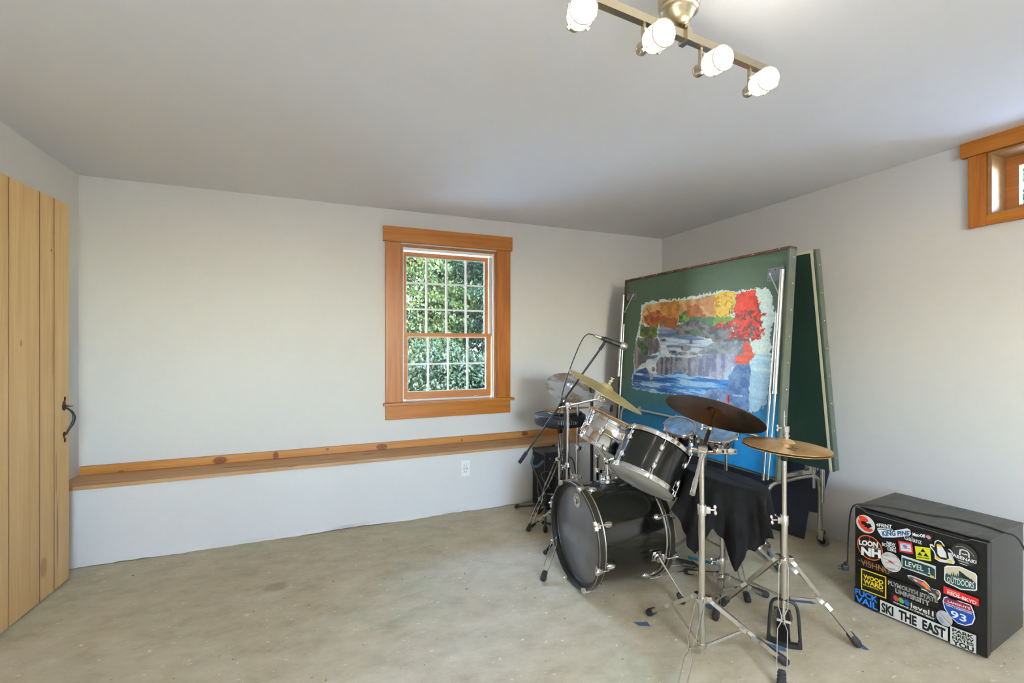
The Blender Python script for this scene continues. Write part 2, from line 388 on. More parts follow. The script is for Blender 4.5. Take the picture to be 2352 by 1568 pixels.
# wall behind the camera; its window and lamp are added to brighten the room
bm = nb()
boxmm(bm, (XL, YF - T, 0), (.05, YF, H)); boxmm(bm, (.95, YF - T, 0), (XR, YF, H)); boxmm(bm, (.05, YF - T, 2.10), (.95, YF, H)); boxmm(bm, (.05, YF - T, 0), (.95, YF, .95))
struct(obj('wall_front', bm, M['wall'], smooth=False))
w3 = thing('added_window', 'added cedar framed window in the unseen wall behind the viewer', 'window', (0, YF - .1, .85), kind='structure')
bm = nb()
for x in (.08, .5, .92): boxmm(bm, (x - .03, YF - .16, .95), (x + .03, YF - .10, 2.10))
for z in (.98, 2.07): boxmm(bm, (.05, YF - .16, z - .03), (.95, YF - .10, z + .03))
obj('window_frame', bm, M['cedar_v'], w3, False)
lp = thing('added_fill_panel', 'added square glowing ceiling panel behind the viewer that brightens the room', 'ceiling light', (.75, -1.35, H))  # added out of view as warm fill light
bm = nb()
for a, b_ in (((.14, -1.96, 2.335), (.17, -.74, H - .0005)), ((1.33, -1.96, 2.335), (1.36, -.74, H - .0005)), ((.17, -1.96, 2.335), (1.33, -1.93, H - .0005)), ((.17, -.77, 2.335), (1.33, -.74, H - .0005))): boxmm(bm, a, b_)
obj('frame', bm, M['white_plastic'], lp, False)
bm = nb(); boxmm(bm, (.20, -1.90, 2.21), (1.30, -.80, 2.335), .01); obj('fill_glow', bm, M['fill_panel_glow'], lp, False)

# ledge: boards of pine on the knee wall
ld = thing('trim_1', 'long pine ledge board with knotty backboard along the back wall', 'ledge', (0.86, 3.5, .46), kind='structure')
bm = nb(); boxmm(bm, (XL + .001, YL - .022, .4555), (XR - .001, YU - .002, .478), .002); obj('shelf_board', bm, M['pine_top'], ld, False)
bm = nb(); boxmm(bm, (XL + .012, YU - .024, .4785), (XR - .001, YU - .002, .531), .002); obj('backboard', bm, M['pine_back'], ld, False)

bm = nb(); boxmm(bm, (XR + T + .005, YF, 2.46), (XR + T + .85, YU + T, 2.52)); struct(obj('eave_sky_blocker', bm, M['cedar_y'], None, False))  # unseen eave added to keep sky light off the high window's jamb

# ------------------------------------------------------------------ back window
def back_window():
    y = YU
    w = thing('window_1', 'double hung window with orange cedar trim and twenty panes in the back wall', 'window', (.96, y, .7), kind='structure')
    bm = nb(); boxmm(bm, (.420, y - .034, 2.095), (1.500, y - .001, 2.212), .003); obj('head_casing', bm, M['cedar'], w, False)
    for x0, x1 in ((.438, .556), (1.364, 1.484)):
        bm = nb(); boxmm(bm, (x0, y - .024, .836), (x1, y - .001, 2.094), .002); obj('side_casing', bm, M['cedar_v'], w, False)
    bm = nb(); boxmm(bm, (.420, y - .060, .812), (1.508, y + .10, .8345), .004); obj('window_sill', bm, M['cedar'], w, False)
    bm = nb(); boxmm(bm, (.438, y - .022, .702), (1.484, y - .001, .811), .002); obj('apron', bm, M['cedar'], w, False)
    bm = nb()
    boxmm(bm, (.556, y + .001, .836), (.574, y + .13, 2.083)); boxmm(bm, (1.346, y + .001, .836), (1.3635, y + .13, 2.083)); boxmm(bm, (.574, y + .001, 2.066), (1.346, y + .13, 2.083))
    obj('jamb', bm, M['cedar_v'], w, False)
    bm = nb()
    boxmm(bm, (1.330, y + .004, .8365), (1.345, y + .028, 2.065)); boxmm(bm, (.5745, y + .004, .8365), (.580, y + .028, 2.065)); boxmm(bm, (.58, y + .01, 2.045), (1.33, y + .03, 2.065))
    boxmm(bm, (1.318, y + .06, 1.36), (1.345, y + .075, 2.044)); boxmm(bm, (.60, y + .03, .8365), (1.32, y + .058, .846))
    obj('white_track', bm, M['white_plastic'], w, False, label='white vinyl sash track')
    # sashes
    def sash(name, x0, x1, z0, z1, yy, rows, sw, rail_b, rail_t):
        th = .034
        bm = nb()
        boxmm(bm, (x0, yy, z0), (x0 + sw, yy + th, z1)); boxmm(bm, (x1 - sw, yy, z0), (x1, yy + th, z1))
        boxmm(bm, (x0 + sw, yy, z0), (x1 - sw, yy + th, z0 + rail_b)); boxmm(bm, (x0 + sw, yy, z1 - rail_t), (x1 - sw, yy + th, z1))
        s = obj(name, bm, M['sash'], w, False)
        gx0, gx1, gz0, gz1 = x0 + sw, x1 - sw, z0 + rail_b, z1 - rail_t
        bm = nb()
        for i in range(1, 4):
            x = gx0 + (gx1 - gx0) * i / 4; boxmm(bm, (x - .007, yy + .004, gz0), (x + .007, yy + .024, gz1))
        for j in range(1, rows):
            z = gz0 + (gz1 - gz0) * j / rows; boxmm(bm, (gx0, yy + .005, z - .007), (gx1, yy + .0235, z + .007))
        e = .005
        boxmm(bm, (gx0, yy + .006, gz0), (gx0 + e, yy + .023, gz1)); boxmm(bm, (gx1 - e, yy + .006, gz0), (gx1, yy + .023, gz1))
        boxmm(bm, (gx0, yy + .0065, gz0), (gx1, yy + .0225, gz0 + e)); boxmm(bm, (gx0, yy + .0065, gz1 - e), (gx1, yy + .0225, gz1))
        obj('muntins', bm, M['white_plastic'], s, False, label='white window muntins')
        bm = nb(); boxmm(bm, (gx0, yy + .026, gz0), (gx1, yy + .029, gz1)); obj('glass', bm, M['glass'], s, False)
        return s
    sash('upper_sash', .581, 1.318, 1.345, 2.042, y + .080, 3, .030, .020, .034)
    lo = sash('lower_sash', .578, 1.329, .848, 1.384, y + .040, 2, .040, .058, .030)
    bm = nb(); box(bm, (.95, y + .035, 1.388), (.05, .03, .012), None, .003); obj('sash_lock', bm, M['white_plastic'], lo, False)
    bm = nb(); tube(bm, [(1.165, y + .03, .850), (1.185, y + .02, .858), (1.21, y + .03, .849)], .0025, 6); obj('latch_wire', bm, M['white_plastic'], w)
back_window()
def right_window():
    x = XR
    w = thing('window_2', 'small high window with cedar trim in the right wall under the ceiling', 'window', (x, .63, 1.9), kind='structure')
    bm = nb(); boxmm(bm, (x - .034, -.03, 2.272), (x - .001, 1.322, 2.3495), .003); obj('head_casing', bm, M['cedar_y'], w, False)
    for y0, y1 in ((1.2235, 1.294), (.02, .10)):
        bm = nb(); boxmm(bm, (x - .026, y0, 1.900), (x - .001, y1, 2.271), .003); obj('side_casing', bm, M['cedar_v'], w, False)
    bm = nb(); boxmm(bm, (x - .025, .101, 1.903), (x - .001, 1.223, 1.950), .002); obj('bottom_casing', bm, M['cedar_y'], w, False)
    bm = nb()
    boxmm(bm, (x - .012, 1.205, 1.951), (x + .165, 1.2215, 2.270)); boxmm(bm, (x - .012, .117, 1.9505), (x + .165, 1.2045, 1.961)); boxmm(bm, (x - .012, .117, 2.256), (x + .165, 1.2045, 2.270))
    boxmm(bm, (x - .012, .101, 1.951), (x + .165, .1165, 2.270))
    obj('jamb', bm, M['jamb'], w, False)
    bm = nb()
    for y0, y1 in ((1.154, 1.204), (.118, .17)): boxmm(bm, (x + .12, y0, 1.962), (x + .155, y1, 2.254))
    boxmm(bm, (x + .121, .60, 2.0045), (x + .154, .66, 2.2035))
    boxmm(bm, (x + .12, .17, 1.962), (x + .155, 1.154, 2.004)); boxmm(bm, (x + .12, .17, 2.204), (x + .155, 1.154, 2.254))
    s = obj('sash', bm, M['sash_y'], w, False)
    bm = nb(); boxmm(bm, (x + .140, .17, 2.004), (x + .143, 1.154, 2.204)); obj('glass', bm, M['glass'], s, False)
M['jamb'] = wood('plain_jamb', rgb(172, 132, 82), rgb(156, 116, 68), rgb(136, 98, 56), 'y', 1, .5)
M['sash_y'] = wood('side_sash_fir', rgb(196, 134, 78), rgb(182, 116, 58), rgb(158, 94, 44), 'y', 1, .4)
right_window()

# ------------------------------------------------------------------ plank door standing open near the left wall
def door():
    d = thing('door_1', 'pale plank door standing open in front of the left wall', 'door', (-1.31, 2.8, .012), kind='structure')
    P0 = V((-1.293, 3.233, 0)); dv = V((-.0697, -.9976, 0)); nv = V((.9976, -.0697, 0))
    cuts = [0, .133, .246, .455, .66, .90]   # distance from free edge
    for a, b_ in zip(cuts, cuts[1:]):
        bm = nb(); c = P0 + dv * (a + b_) / 2 - nv * .019; box(bm, (c.x, c.y, 1.034), (b_ - a - .0045, .036, 2.044), (dv, nv, (0, 0, 1)), .0015)
        obj('plank', bm, M['poplar'], d, False)
    bm = nb(); c = P0 + dv * .45 - nv * .022; box(bm, (c.x, c.y, 1.034), (.896, .026, 2.04), (dv, nv, (0, 0, 1))); obj('door_core', bm, M['groove'], d, False)
    for c_ in cuts[1:-1]:
        bm = nb(); q = P0 + dv * c_ + nv * .0002; box(bm, (q.x, q.y, 1.034), (.0022, .0022, 2.042), (dv, nv, (0, 0, 1))); obj('seam_shade', bm, M['groove'], d, False)  # dark strips put the shade of the plank gaps on the surface
    # thumb latch: two leaf plates and a bowed grip
    def W(s, z, off): q = P0 + dv * s + nv * off; return V((q.x, q.y, z))
    bm = nb()
    def leaf(s, zc, w_, h_, up):
        pts = []
        for t in range(17):
            a = math.pi * 2 * t / 16
            x = math.sin(a) * w_ * (1 - .35 * math.cos(a) * up); y = math.cos(a) * h_
            pts.append((x, y))
        prism(bm, [(x, y) for x, y in pts[:-1]], .005, W(s, zc, .0002), dv, V((0, 0, 1)))
        box(bm, W(s, zc + up * (h_ + .008), .003), (.008, .005, .022), (dv, nv, (0, 0, 1)), .001)
    leaf(.047, .965, .017, .028, 1); leaf(.047, .805, .011, .018, -1)
    pl = obj('latch_plate', bm, M['iron'], d, False)
    bm = nb(); pts = [W(.047, .952, .006), W(.040, .945, .014), W(.028, .925, .027), W(.024, .895, .033), W(.030, .865, .029), W(.042, .835, .017), W(.046, .812, .008), W(.047, .806, .005)]
    tube(bm, pts, [.004, .0045, .0058, .0072, .0075, .006, .005, .004], 8, 1); obj('grip', bm, M['iron'], d)
    bm = nb(); tube(bm, [W(.047, .962, .002), W(.046, .962, .012), W(.044, .959, .022)], .0035, 8); box(bm, W(.044, .9595, .024), (.02, .018, .003), (dv, nv, (0, 0, 1)), .001); obj('thumb_latch', bm, M['iron'], d)
door()

# ------------------------------------------------------------------ wall outlet
o_ = thing('wall_outlet', 'white duplex outlet with charging ports low on the back wall', 'outlet', (1.005, YL, .337))
bm = nb(); box(bm, (1.005, YL - .0025, .337), (.070, .005, .122), None, .0015); obj('cover_plate', bm, M['white_plastic'], o_, False)
bm = nb(); box(bm, (1.005, YL - .006, .337), (.034, .003, .068), None, .0008); rc = obj('receptacle', bm, M['white'], o_, False)
bm = nb()
for z in (.360, .314):
    for x in (.998, 1.012): box(bm, (x, YL - .0077, z), (.0022, .0008, .008))
    cyl(bm, (1.005, YL - .0073, z - .011), (1.005, YL - .0081, z - .011), .0026, 10)
for x in (.9935, 1.0165): box(bm, (x, YL - .0077, .335), (.005, .0008, .012))
obj('slots', bm, M['satin_black'], rc, False)

# ------------------------------------------------------------------ ceiling spotlight bar
def spot_bar():
    t = thing('ceiling_spotlight', 'brushed champagne metal ceiling bar with four caged lit glass spotlights', 'ceiling light', (.965, 1.035, H))
    mb = M['brass_lamp']
    bm = nb(); lathe(bm, (.950, 1.035, H - .0005), (0, 0, -1), [(.058, 0), (.058, .074), (.0545, .079), (.0535, .080), (.0545, .085), (.0535, .090), (.047, .093), (.043, .098), (.037, .110), (.027, .121), (.014, .129), (0, .132)], 56); obj('canopy', bm, mb, t)
    bx = V((1, .0736, 0)).normalized(); by = V((-.0736, 1, 0)).normalized(); bz = V((0, 0, 1))
    def bar_at(x): return V((x, 1.012 + (x - .675) * .0736, 2.192))
    bm = nb(); p = bar_at(.972); box(bm, (p.x, p.y, 2.228), (.019, .019, .060), (bx, by, bz), .001); box(bm, p, (.019, .036, .038), (bx, by, bz), .001); obj('stem', bm, mb, t, False)
    bm = nb(); box(bm, bar_at(.95), (.785, .020, .024), (bx, by, bz), .0012); obj('bar', bm, mb, t, False)
    P = [((.593, 1.020, 2.117), (.556, .907, 2.078)), ((.816, 1.036, 2.119), (.800, .915, 2.090)), ((1.037, 1.053, 2.117), (1.021, .932, 2.089)), ((1.262, 1.069, 2.110), (1.221, .953, 2.088))]
    for S, Lp in P:
        S = V(S); ax = (V(Lp) - S).normalized(); a, b_, _ = basis(ax); L = (V(Lp) - S).length
        hd = nb(); lathe(hd, S, ax, [(.0, -.003), (.014, -.003), (.0175, 0), (.018, .004), (.0165, .006), (.0175, .008), (.017, .012), (.0178, .042), (.022, .045), (.028, .053), (.0305, .056), (.0305, .059), (.02, .0595)], 28, True, True)
        h = obj('spot_head', hd, mb, t)
        g = nb(); lathe(g, S, ax, [(.022, .060), (.0285, .062), (.0295, .068), (.0295, L - .014), (.0265, L - .004), (.018, L + .002), (.0, L + .004)], 28); obj('lamp_glass', g, M['glass_lamp'], h)
        c = nb()
        for hh, rr in ((.076, .0325), (L - .012, .0325)):
            tube(c, [S + ax * hh + (a * math.cos(q) + b_ * math.sin(q)) * rr for q in [2 * math.pi * i / 28 for i in range(28)]], .0013 if hh < .08 else .0021, 6, closed=True)
        for k in range(4):
            q = math.pi / 4 + k * math.pi / 2; dr = a * math.cos(q) + b_ * math.sin(q)
            tube(c, [S + ax * .055 + dr * .028, S + ax * .057 + dr * .0335, S + ax * (L - .010) + dr * .0335], .0012, 6)
            box(c, S + ax * .057 + dr * .033, (.008, .007, .008), (dr, ax, dr.cross(ax)))
        obj('cage', c, mb, h)
        s = nb(); m_ = S + ax * .022; q = bar_at(m_.x); box(s, (q.x, q.y, (2.181 + m_.z) / 2), (.008, .010, 2.179 - m_.z), (bx, by, bz), .001); box(s, (m_.x, (m_.y + q.y) / 2, m_.z + .012), (.009, .016 + abs(m_.y - q.y), .016), None, .001); obj('spot_stem', s, mb, h, False)
spot_bar()

# ------------------------------------------------------------------ folded table tennis table with its painting
LB = math.hypot(.105, 1.31)
UH = V((0, -1, 0)); UV_ = V((-.105, 0, -1.31)).normalized(); NB = V((-1.31, 0, .105)).normalized()  # face normal points to the room
BO = V((2.44, 3.30, 1.85))
def BD(u, v, off=0): return BO + UH * u + UV_ * v + NB * off
def vnoise(w, h, f, seed, octv=4, fy=None):
    rg = np.random.default_rng(seed); out = np.zeros((h, w)); amp = 1; tot = 0
    fy = fy or f
    for o in range(octv):
        gx, gy = int(f * 2 ** o) + 2, int(fy * 2 ** o) + 2
        g = rg.random((gy + 1, gx + 1)); X = np.linspace(0, gx - 1.001, w); Y = np.linspace(0, gy - 1.001, h)
        xi = X.astype(int); yi = Y.astype(int); fx = X - xi; fyy = Y - yi; fx = fx * fx * (3 - 2 * fx); fyy = fyy * fyy * (3 - 2 * fyy)
        A = g[np.ix_(yi, xi)]; B = g[np.ix_(yi, xi + 1)]; C_ = g[np.ix_(yi + 1, xi)]; D = g[np.ix_(yi + 1, xi + 1)]
        out += amp * ((A * (1 - fx) + B * fx) * (1 - fyy)[:, None] + (C_ * (1 - fx) + D * fx) * fyy[:, None]); tot += amp; amp *= .55
    return out / tot
def inpoly(X, Y, poly):
    r = np.zeros(X.shape, bool); n = len(poly); j = n - 1
    for i in range(n):
        xi, yi = poly[i]; xj, yj = poly[j]
        c = ((yi > Y) != (yj > Y)) & (X < (xj - xi) * (Y - yi) / ((yj - yi) or 1e-9) + xi)
        r ^= c; j = i
    return r
def grid_mesh(name, u0, u1, v0, v1, nu, nv, fn, off, mat, parent, mask=None):
    us = np.linspace(u0, u1, nu + 1); vs = np.linspace(v0, v1, nv + 1); Ug, Vg = np.meshgrid(us, vs)
    P = np.array(BO)[None, None] + Ug[..., None] * np.array(UH) + Vg[..., None] * np.array(UV_) + np.array(NB) * off
    idx = np.arange((nu + 1) * (nv + 1)).reshape(nv + 1, nu + 1)
    F = np.stack([idx[:-1, :-1], idx[:-1, 1:], idx[1:, 1:], idx[1:, :-1]], -1).reshape(-1, 4)[:, ::-1]
    colr, keep = fn(Ug, Vg)
    if keep is not None:
        kf = (keep[:-1, :-1] & keep[1:, 1:] & keep[:-1, 1:] & keep[1:, :-1]).reshape(-1); F = F[kf]
    me = bpy.data.meshes.new(name); me.from_pydata(P.reshape(-1, 3), [], F.tolist())
    ca = me.color_attributes.new('Col', 'FLOAT_COLOR', 'POINT')
    ca.data.foreach_set('color', np.concatenate([colr.reshape(-1, 3), np.ones((colr.shape[0] * colr.shape[1], 1))], 1).ravel().astype(np.float32))
    me.materials.append(mat); me.update()
    return obj(name, me, None, parent)
def lin(c): return np.array(rgb(*c)[:3])

PW = lambda pts: pts   # painting polygons are laid out in painting units: x 0..1901, y 0..1568, mapped onto the board below
# corners of the painting-unit square on the board (board metres): measured plan positions
def px2board(X, Y):
    # perspective map from layout units to board metres (projective fit through four control corners)
    den = Hm[2, 0] * X + Hm[2, 1] * Y + 1
    return (Hm[0, 0] * X + Hm[0, 1] * Y + Hm[0, 2]) / den, (Hm[1, 0] * X + Hm[1, 1] * Y + Hm[1, 2]) / den
def homog(src, dst):
    A = []; b = []
    for (x, y), (u, v) in zip(src, dst):
        A.append([x, y, 1, 0, 0, 0, -u * x, -u * y]); b.append(u); A.append([0, 0, 0, x, y, 1, -v * x, -v * y]); b.append(v)
    h = np.linalg.solve(np.array(A, float), np.array(b, float)); return np.array([[h[0], h[1], h[2]], [h[3], h[4], h[5]], [h[6], h[7], 1]])
Hm = homog([(240, 140), (1810, 140), (1810, 1490), (240, 1490)], [(.083, .070), (1.439, .226), (1.483, .937), (.193, 1.115)])
def tob(poly): return [px2board(x, y) for x, y in poly]

def paint_fn(U, Vv):
    h, w = U.shape
    n1 = vnoise(w, h, 9, 1, 5); n2 = vnoise(w, h, 40, 2, 4); n3 = vnoise(w, h, 90, 3, 2); nh = vnoise(w, h, 7, 4, 5, 60); nvv = vnoise(w, h, 70, 5, 4, 6); nd = vnoise(w, h, 30, 9, 4, 34)
    wx = (vnoise(w, h, 38, 6, 5) - .5) + .6 * (vnoise(w, h, 170, 16, 2, 120) - .5); wy = (vnoise(w, h, 38, 7, 5) - .5) + .6 * (vnoise(w, h, 150, 17, 2) - .5)
    fine = vnoise(w, h, 150, 21, 3, 210); fine2 = vnoise(w, h, 260, 22, 2, 90)
    img = np.zeros((h, w, 3)); keep = np.zeros((h, w), bool)
    def lay(poly, rough): 
        return inpoly(U + wx * rough, Vv + wy * rough, tob(poly))
    def put(m, c1, c2, t):
        t = np.clip(t, 0, 1)[..., None]; c = lin(c1) * (1 - t) + lin(c2) * t; img[m] = c[m]
    C = lambda n, k=3.2: np.clip((n - .5) * k + .5, 0, 1)
    base = [(345, 340), (410, 295), (700, 265), (960, 225), (1180, 185), (1560, 160), (1700, 135), (1765, 185), (1790, 330), (1810, 420), (1775, 560), (1760, 700), (1765, 1000), (1745, 1250), (1715, 1420), (1640, 1490), (1500, 1500), (1200, 1440), (900, 1370), (660, 1310), (450, 1285), (240, 1240), (245, 1130), (265, 1050), (272, 780), (290, 690), (330, 540)]
    m = lay(base, .035); keep |= m
    put(m, (188, 210, 202), (208, 224, 216), C(nh)); 
    low = m & (Vv > .62); put(low, (150, 190, 214), (190, 214, 222), C(nh) * (1 - np.clip((Vv - .62) / .3, 0, 1) * .6))
    m = lay([(360, 400), (400, 335), (560, 305), (960, 262), (1150, 215), (1165, 480), (760, 520), (740, 600), (540, 560), (355, 530)], .015); put(m, (206, 168, 112), (182, 124, 66), C(nd))
    m = lay([(540, 320), (700, 290), (765, 285), (755, 470), (640, 460), (560, 400)], .03); put(m, (190, 136, 52), (164, 104, 44), C(nd))
    m = lay([(850, 350), (960, 320), (1010, 400), (1080, 470), (1000, 482), (840, 482), (830, 420)], .03); put(m, (184, 112, 48), (150, 82, 34), C(n2))
    m = lay([(1010, 250), (1140, 220), (1150, 400), (1090, 440), (1040, 380)], .03); put(m, (196, 140, 84), (170, 112, 60), C(nd))
    m = lay([(440, 420), (540, 380), (620, 460), (750, 480), (735, 590), (640, 580), (560, 520), (500, 590), (400, 540), (370, 470)], .035); put(m, (190, 102, 44), (140, 66, 28), C(n2))
    m = lay([(540, 500), (650, 470), (740, 560), (700, 600), (560, 560)], .03); put(m, (120, 84, 46), (160, 88, 40), C(n2))
    m = lay([(1145, 215), (1250, 195), (1370, 190), (1375, 300), (1350, 430), (1290, 465), (1150, 475), (1140, 400)], .02); put(m, (230, 190, 66), (176, 130, 44), C(n3, 4) * (n2 > .45))
    m = lay([(1345, 270), (1420, 300), (1400, 380), (1350, 400)], .02); put(m, (150, 170, 70), (196, 190, 90), C(n2))
    m = lay([(760, 430), (830, 395), (845, 470), (1130, 470), (1290, 455), (1380, 465), (1370, 540), (1110, 565), (930, 515), (760, 530)], .03); put(m, (120, 158, 62), (52, 92, 56), C(n2) * (1.15 - .5 * (U > 1.0)))
    m = lay([(940, 470), (1140, 465), (1130, 540), (1000, 540)], .03); put(m, (46, 84, 60), (70, 112, 64), C(n2))
    m = lay([(345, 530), (400, 570), (530, 560), (515, 690), (430, 715), (330, 660)], .03); put(m, (112, 112, 46), (56, 78, 38), C(n2))
    m = lay([(740, 560), (830, 515), (930, 495), (1110, 560), (1300, 560), (1345, 600), (1300, 690), (1530, 700), (1535, 790), (1500, 860), (1400, 870), (1350, 910), (1000, 850), (1140, 740), (1100, 700), (880, 665), (740, 655), (690, 600)], .02); put(m, (66, 66, 72), (126, 124, 126), C(nd, 4))
    m = lay([(1010, 790), (1140, 740), (1470, 720), (1460, 870), (1350, 900), (1000, 860)], .02); put(m, (96, 106, 116), (140, 148, 156), C(nd, 4))
    m = lay([(890, 610), (930, 570), (990, 590), (1010, 650), (880, 655)], .02); put(m, (60, 92, 66), (104, 120, 90), C(n2))
    m = lay([(540, 555), (700, 600), (740, 655), (880, 665), (1000, 690), (1150, 740), (1040, 790), (1000, 850), (880, 870), (850, 900), (780, 920), (640, 880), (540, 880), (550, 740), (520, 640)], .012); put(m, (92, 112, 146), (190, 204, 216), C(nh, 4.5))
    m = lay([(560, 565), (720, 605), (740, 650), (620, 690), (540, 640)], .02); put(m, (84, 96, 124), (136, 150, 172), C(nh, 4))
    m = lay([(275, 780), (310, 690), (400, 690), (520, 700), (555, 760), (540, 845), (420, 890), (380, 1000), (290, 1060), (272, 950)], .015); put(m, (92, 84, 86), (146, 136, 132), C(nvv, 4))
    m = lay([(310, 690), (380, 760), (430, 800), (415, 885), (370, 860), (305, 770)], .02); put(m, (88, 112, 58), (52, 78, 44), C(n2))
    m = lay([(550, 740), (600, 745), (650, 850), (780, 925), (860, 895), (900, 870), (880, 830), (850, 850), (700, 910), (560, 890)], .02); put(m, (206, 212, 212), (168, 184, 198), C(nh))
    m = lay([(380, 960), (540, 880), (515, 960), (525, 1080), (450, 1110), (390, 1020), (285, 1040), (330, 1000)], .02); put(m, (214, 218, 214), (168, 180, 190), C(nh))
    m = lay([(380, 890), (540, 880), (500, 915), (390, 930)], .01); put(m, (66, 72, 92), (92, 98, 116), C(nh))
    for (cx, cy, rx, ry) in ((835, 805, 55, 38), (690, 845, 40, 16), (800, 862, 50, 20), (920, 865, 50, 18), (585, 715, 32, 16), (1020, 850, 60, 20), (480, 1035, 20, 28)):
        m = lay([(cx + rx * math.cos(q), cy + ry * math.sin(q)) for q in np.linspace(0, 6.0, 12)], .012); put(m, (72, 70, 78), (140, 134, 134), C(nd, 4))
    m = lay([(262, 1090), (300, 1060), (390, 1010), (450, 1080), (560, 1095), (690, 1085), (760, 1020), (860, 1110), (1190, 1140), (1320, 1150), (1300, 1235), (1100, 1260), (1000, 1330), (680, 1300), (450, 1270), (245, 1230)], .015)
    t = np.clip((U - .2) / .75, 0, 1); put(m, (96, 116, 150), (22, 118, 196), np.clip(t * 1.1, 0, 1))
    put(m & (C(nh, 5) > .55), (70, 100, 150), (40, 140, 214), np.clip(t * 1.1, 0, 1)); put(m & (C(nh, 5) < .12), (34, 64, 112), (18, 86, 160), t)
    put(m & (C(nh, 6) > .97), (176, 196, 212), (130, 180, 220), t)
    m = lay([(510, 960), (560, 900), (720, 900), (850, 910), (1000, 880), (1200, 860), (1350, 870), (1400, 930), (1395, 980), (1270, 1065), (1250, 1150), (1190, 1150), (1100, 1115), (860, 1110), (790, 1050), (700, 1080), (660, 1085), (560, 1095), (520, 1095)], .02)
    tt = np.clip((U - .55) / .5, 0, 1)[..., None]; a = lin((74, 74, 86)) * (1 - tt) + lin((104, 112, 150)) * tt; b_ = lin((132, 130, 134)) * (1 - tt) + lin((170, 172, 196)) * tt
    q = C(nvv * .6 + n2 * .4, 5)[..., None]; img[m] = (a * (1 - q) + b_ * q)[m]
    m = lay([(760, 985), (800, 1000), (860, 1060), (840, 1100), (780, 1060)], .02); put(m, (60, 62, 74), (150, 150, 160), C(n2))
    m = lay([(430, 1060), (470, 1080), (490, 1140), (440, 1150)], .015); put(m, (104, 108, 120), (150, 152, 158), C(n2))
    m = lay([(1385, 985), (1520, 955), (1545, 1050), (1535, 1160), (1520, 1250), (1525, 1450), (1500, 1520), (1000, 1400), (1000, 1330), (1120, 1255), (1290, 1235), (1300, 1110)], .015); put(m, (58, 96, 152), (108, 140, 186), C(nd, 3.5))
    red = [(1370, 200), (1560, 185), (1570, 160), (1605, 165), (1610, 215), (1625, 280), (1655, 300), (1620, 330), (1640, 400), (1710, 440), (1660, 470), (1665, 540), (1640, 580), (1690, 630), (1640, 680), (1590, 690), (1560, 730), (1520, 700), (1290, 705), (1335, 600), (1320, 575), (1200, 590), (1110, 580), (1210, 525), (1340, 505), (1385, 430), (1350, 380), (1400, 330)]
    m = lay(red, .05); put(m, (226, 66, 16), (198, 40, 12), C(n2)); put(m & (C(n3, 6) > .9) & (Vv > .35), (96, 36, 40), (120, 40, 40), n1)
    m = lay([(1470, 725), (1540, 735), (1560, 860), (1590, 880), (1520, 965), (1390, 980), (1370, 890), (1450, 870)], .03); put(m, (222, 94, 60), (196, 72, 44), C(nh))
    for (x0, y0, x1, y1, ww) in ((1520, 400, 1545, 480, 9), (1480, 430, 1478, 500, 7), (1575, 560, 1605, 655, 7), (1555, 570, 1550, 690, 14), (1612, 310, 1642, 420, 9), (1365, 520, 1385, 600, 14), (1340, 340, 1335, 430, 4), (1310, 380, 1312, 430, 4), (410, 370, 480, 520, 4), (385, 470, 440, 560, 4)):
        m = lay([(x0 - ww, y0), (x0 + ww, y0), (x1 + ww, y1), (x1 - ww, y1)], .004); put(m, (74, 70, 62), (150, 172, 150) if ww > 10 else (60, 56, 50), C(n2))
    m = lay([(875, 700), (905, 700), (905, 765), (870, 760)], .01); put(m, (62, 76, 104), (90, 104, 130), C(n2))
    img *= (.86 + .14 * C(fine, 4) + .12 * C(fine2, 4))[..., None]
    return img, keep

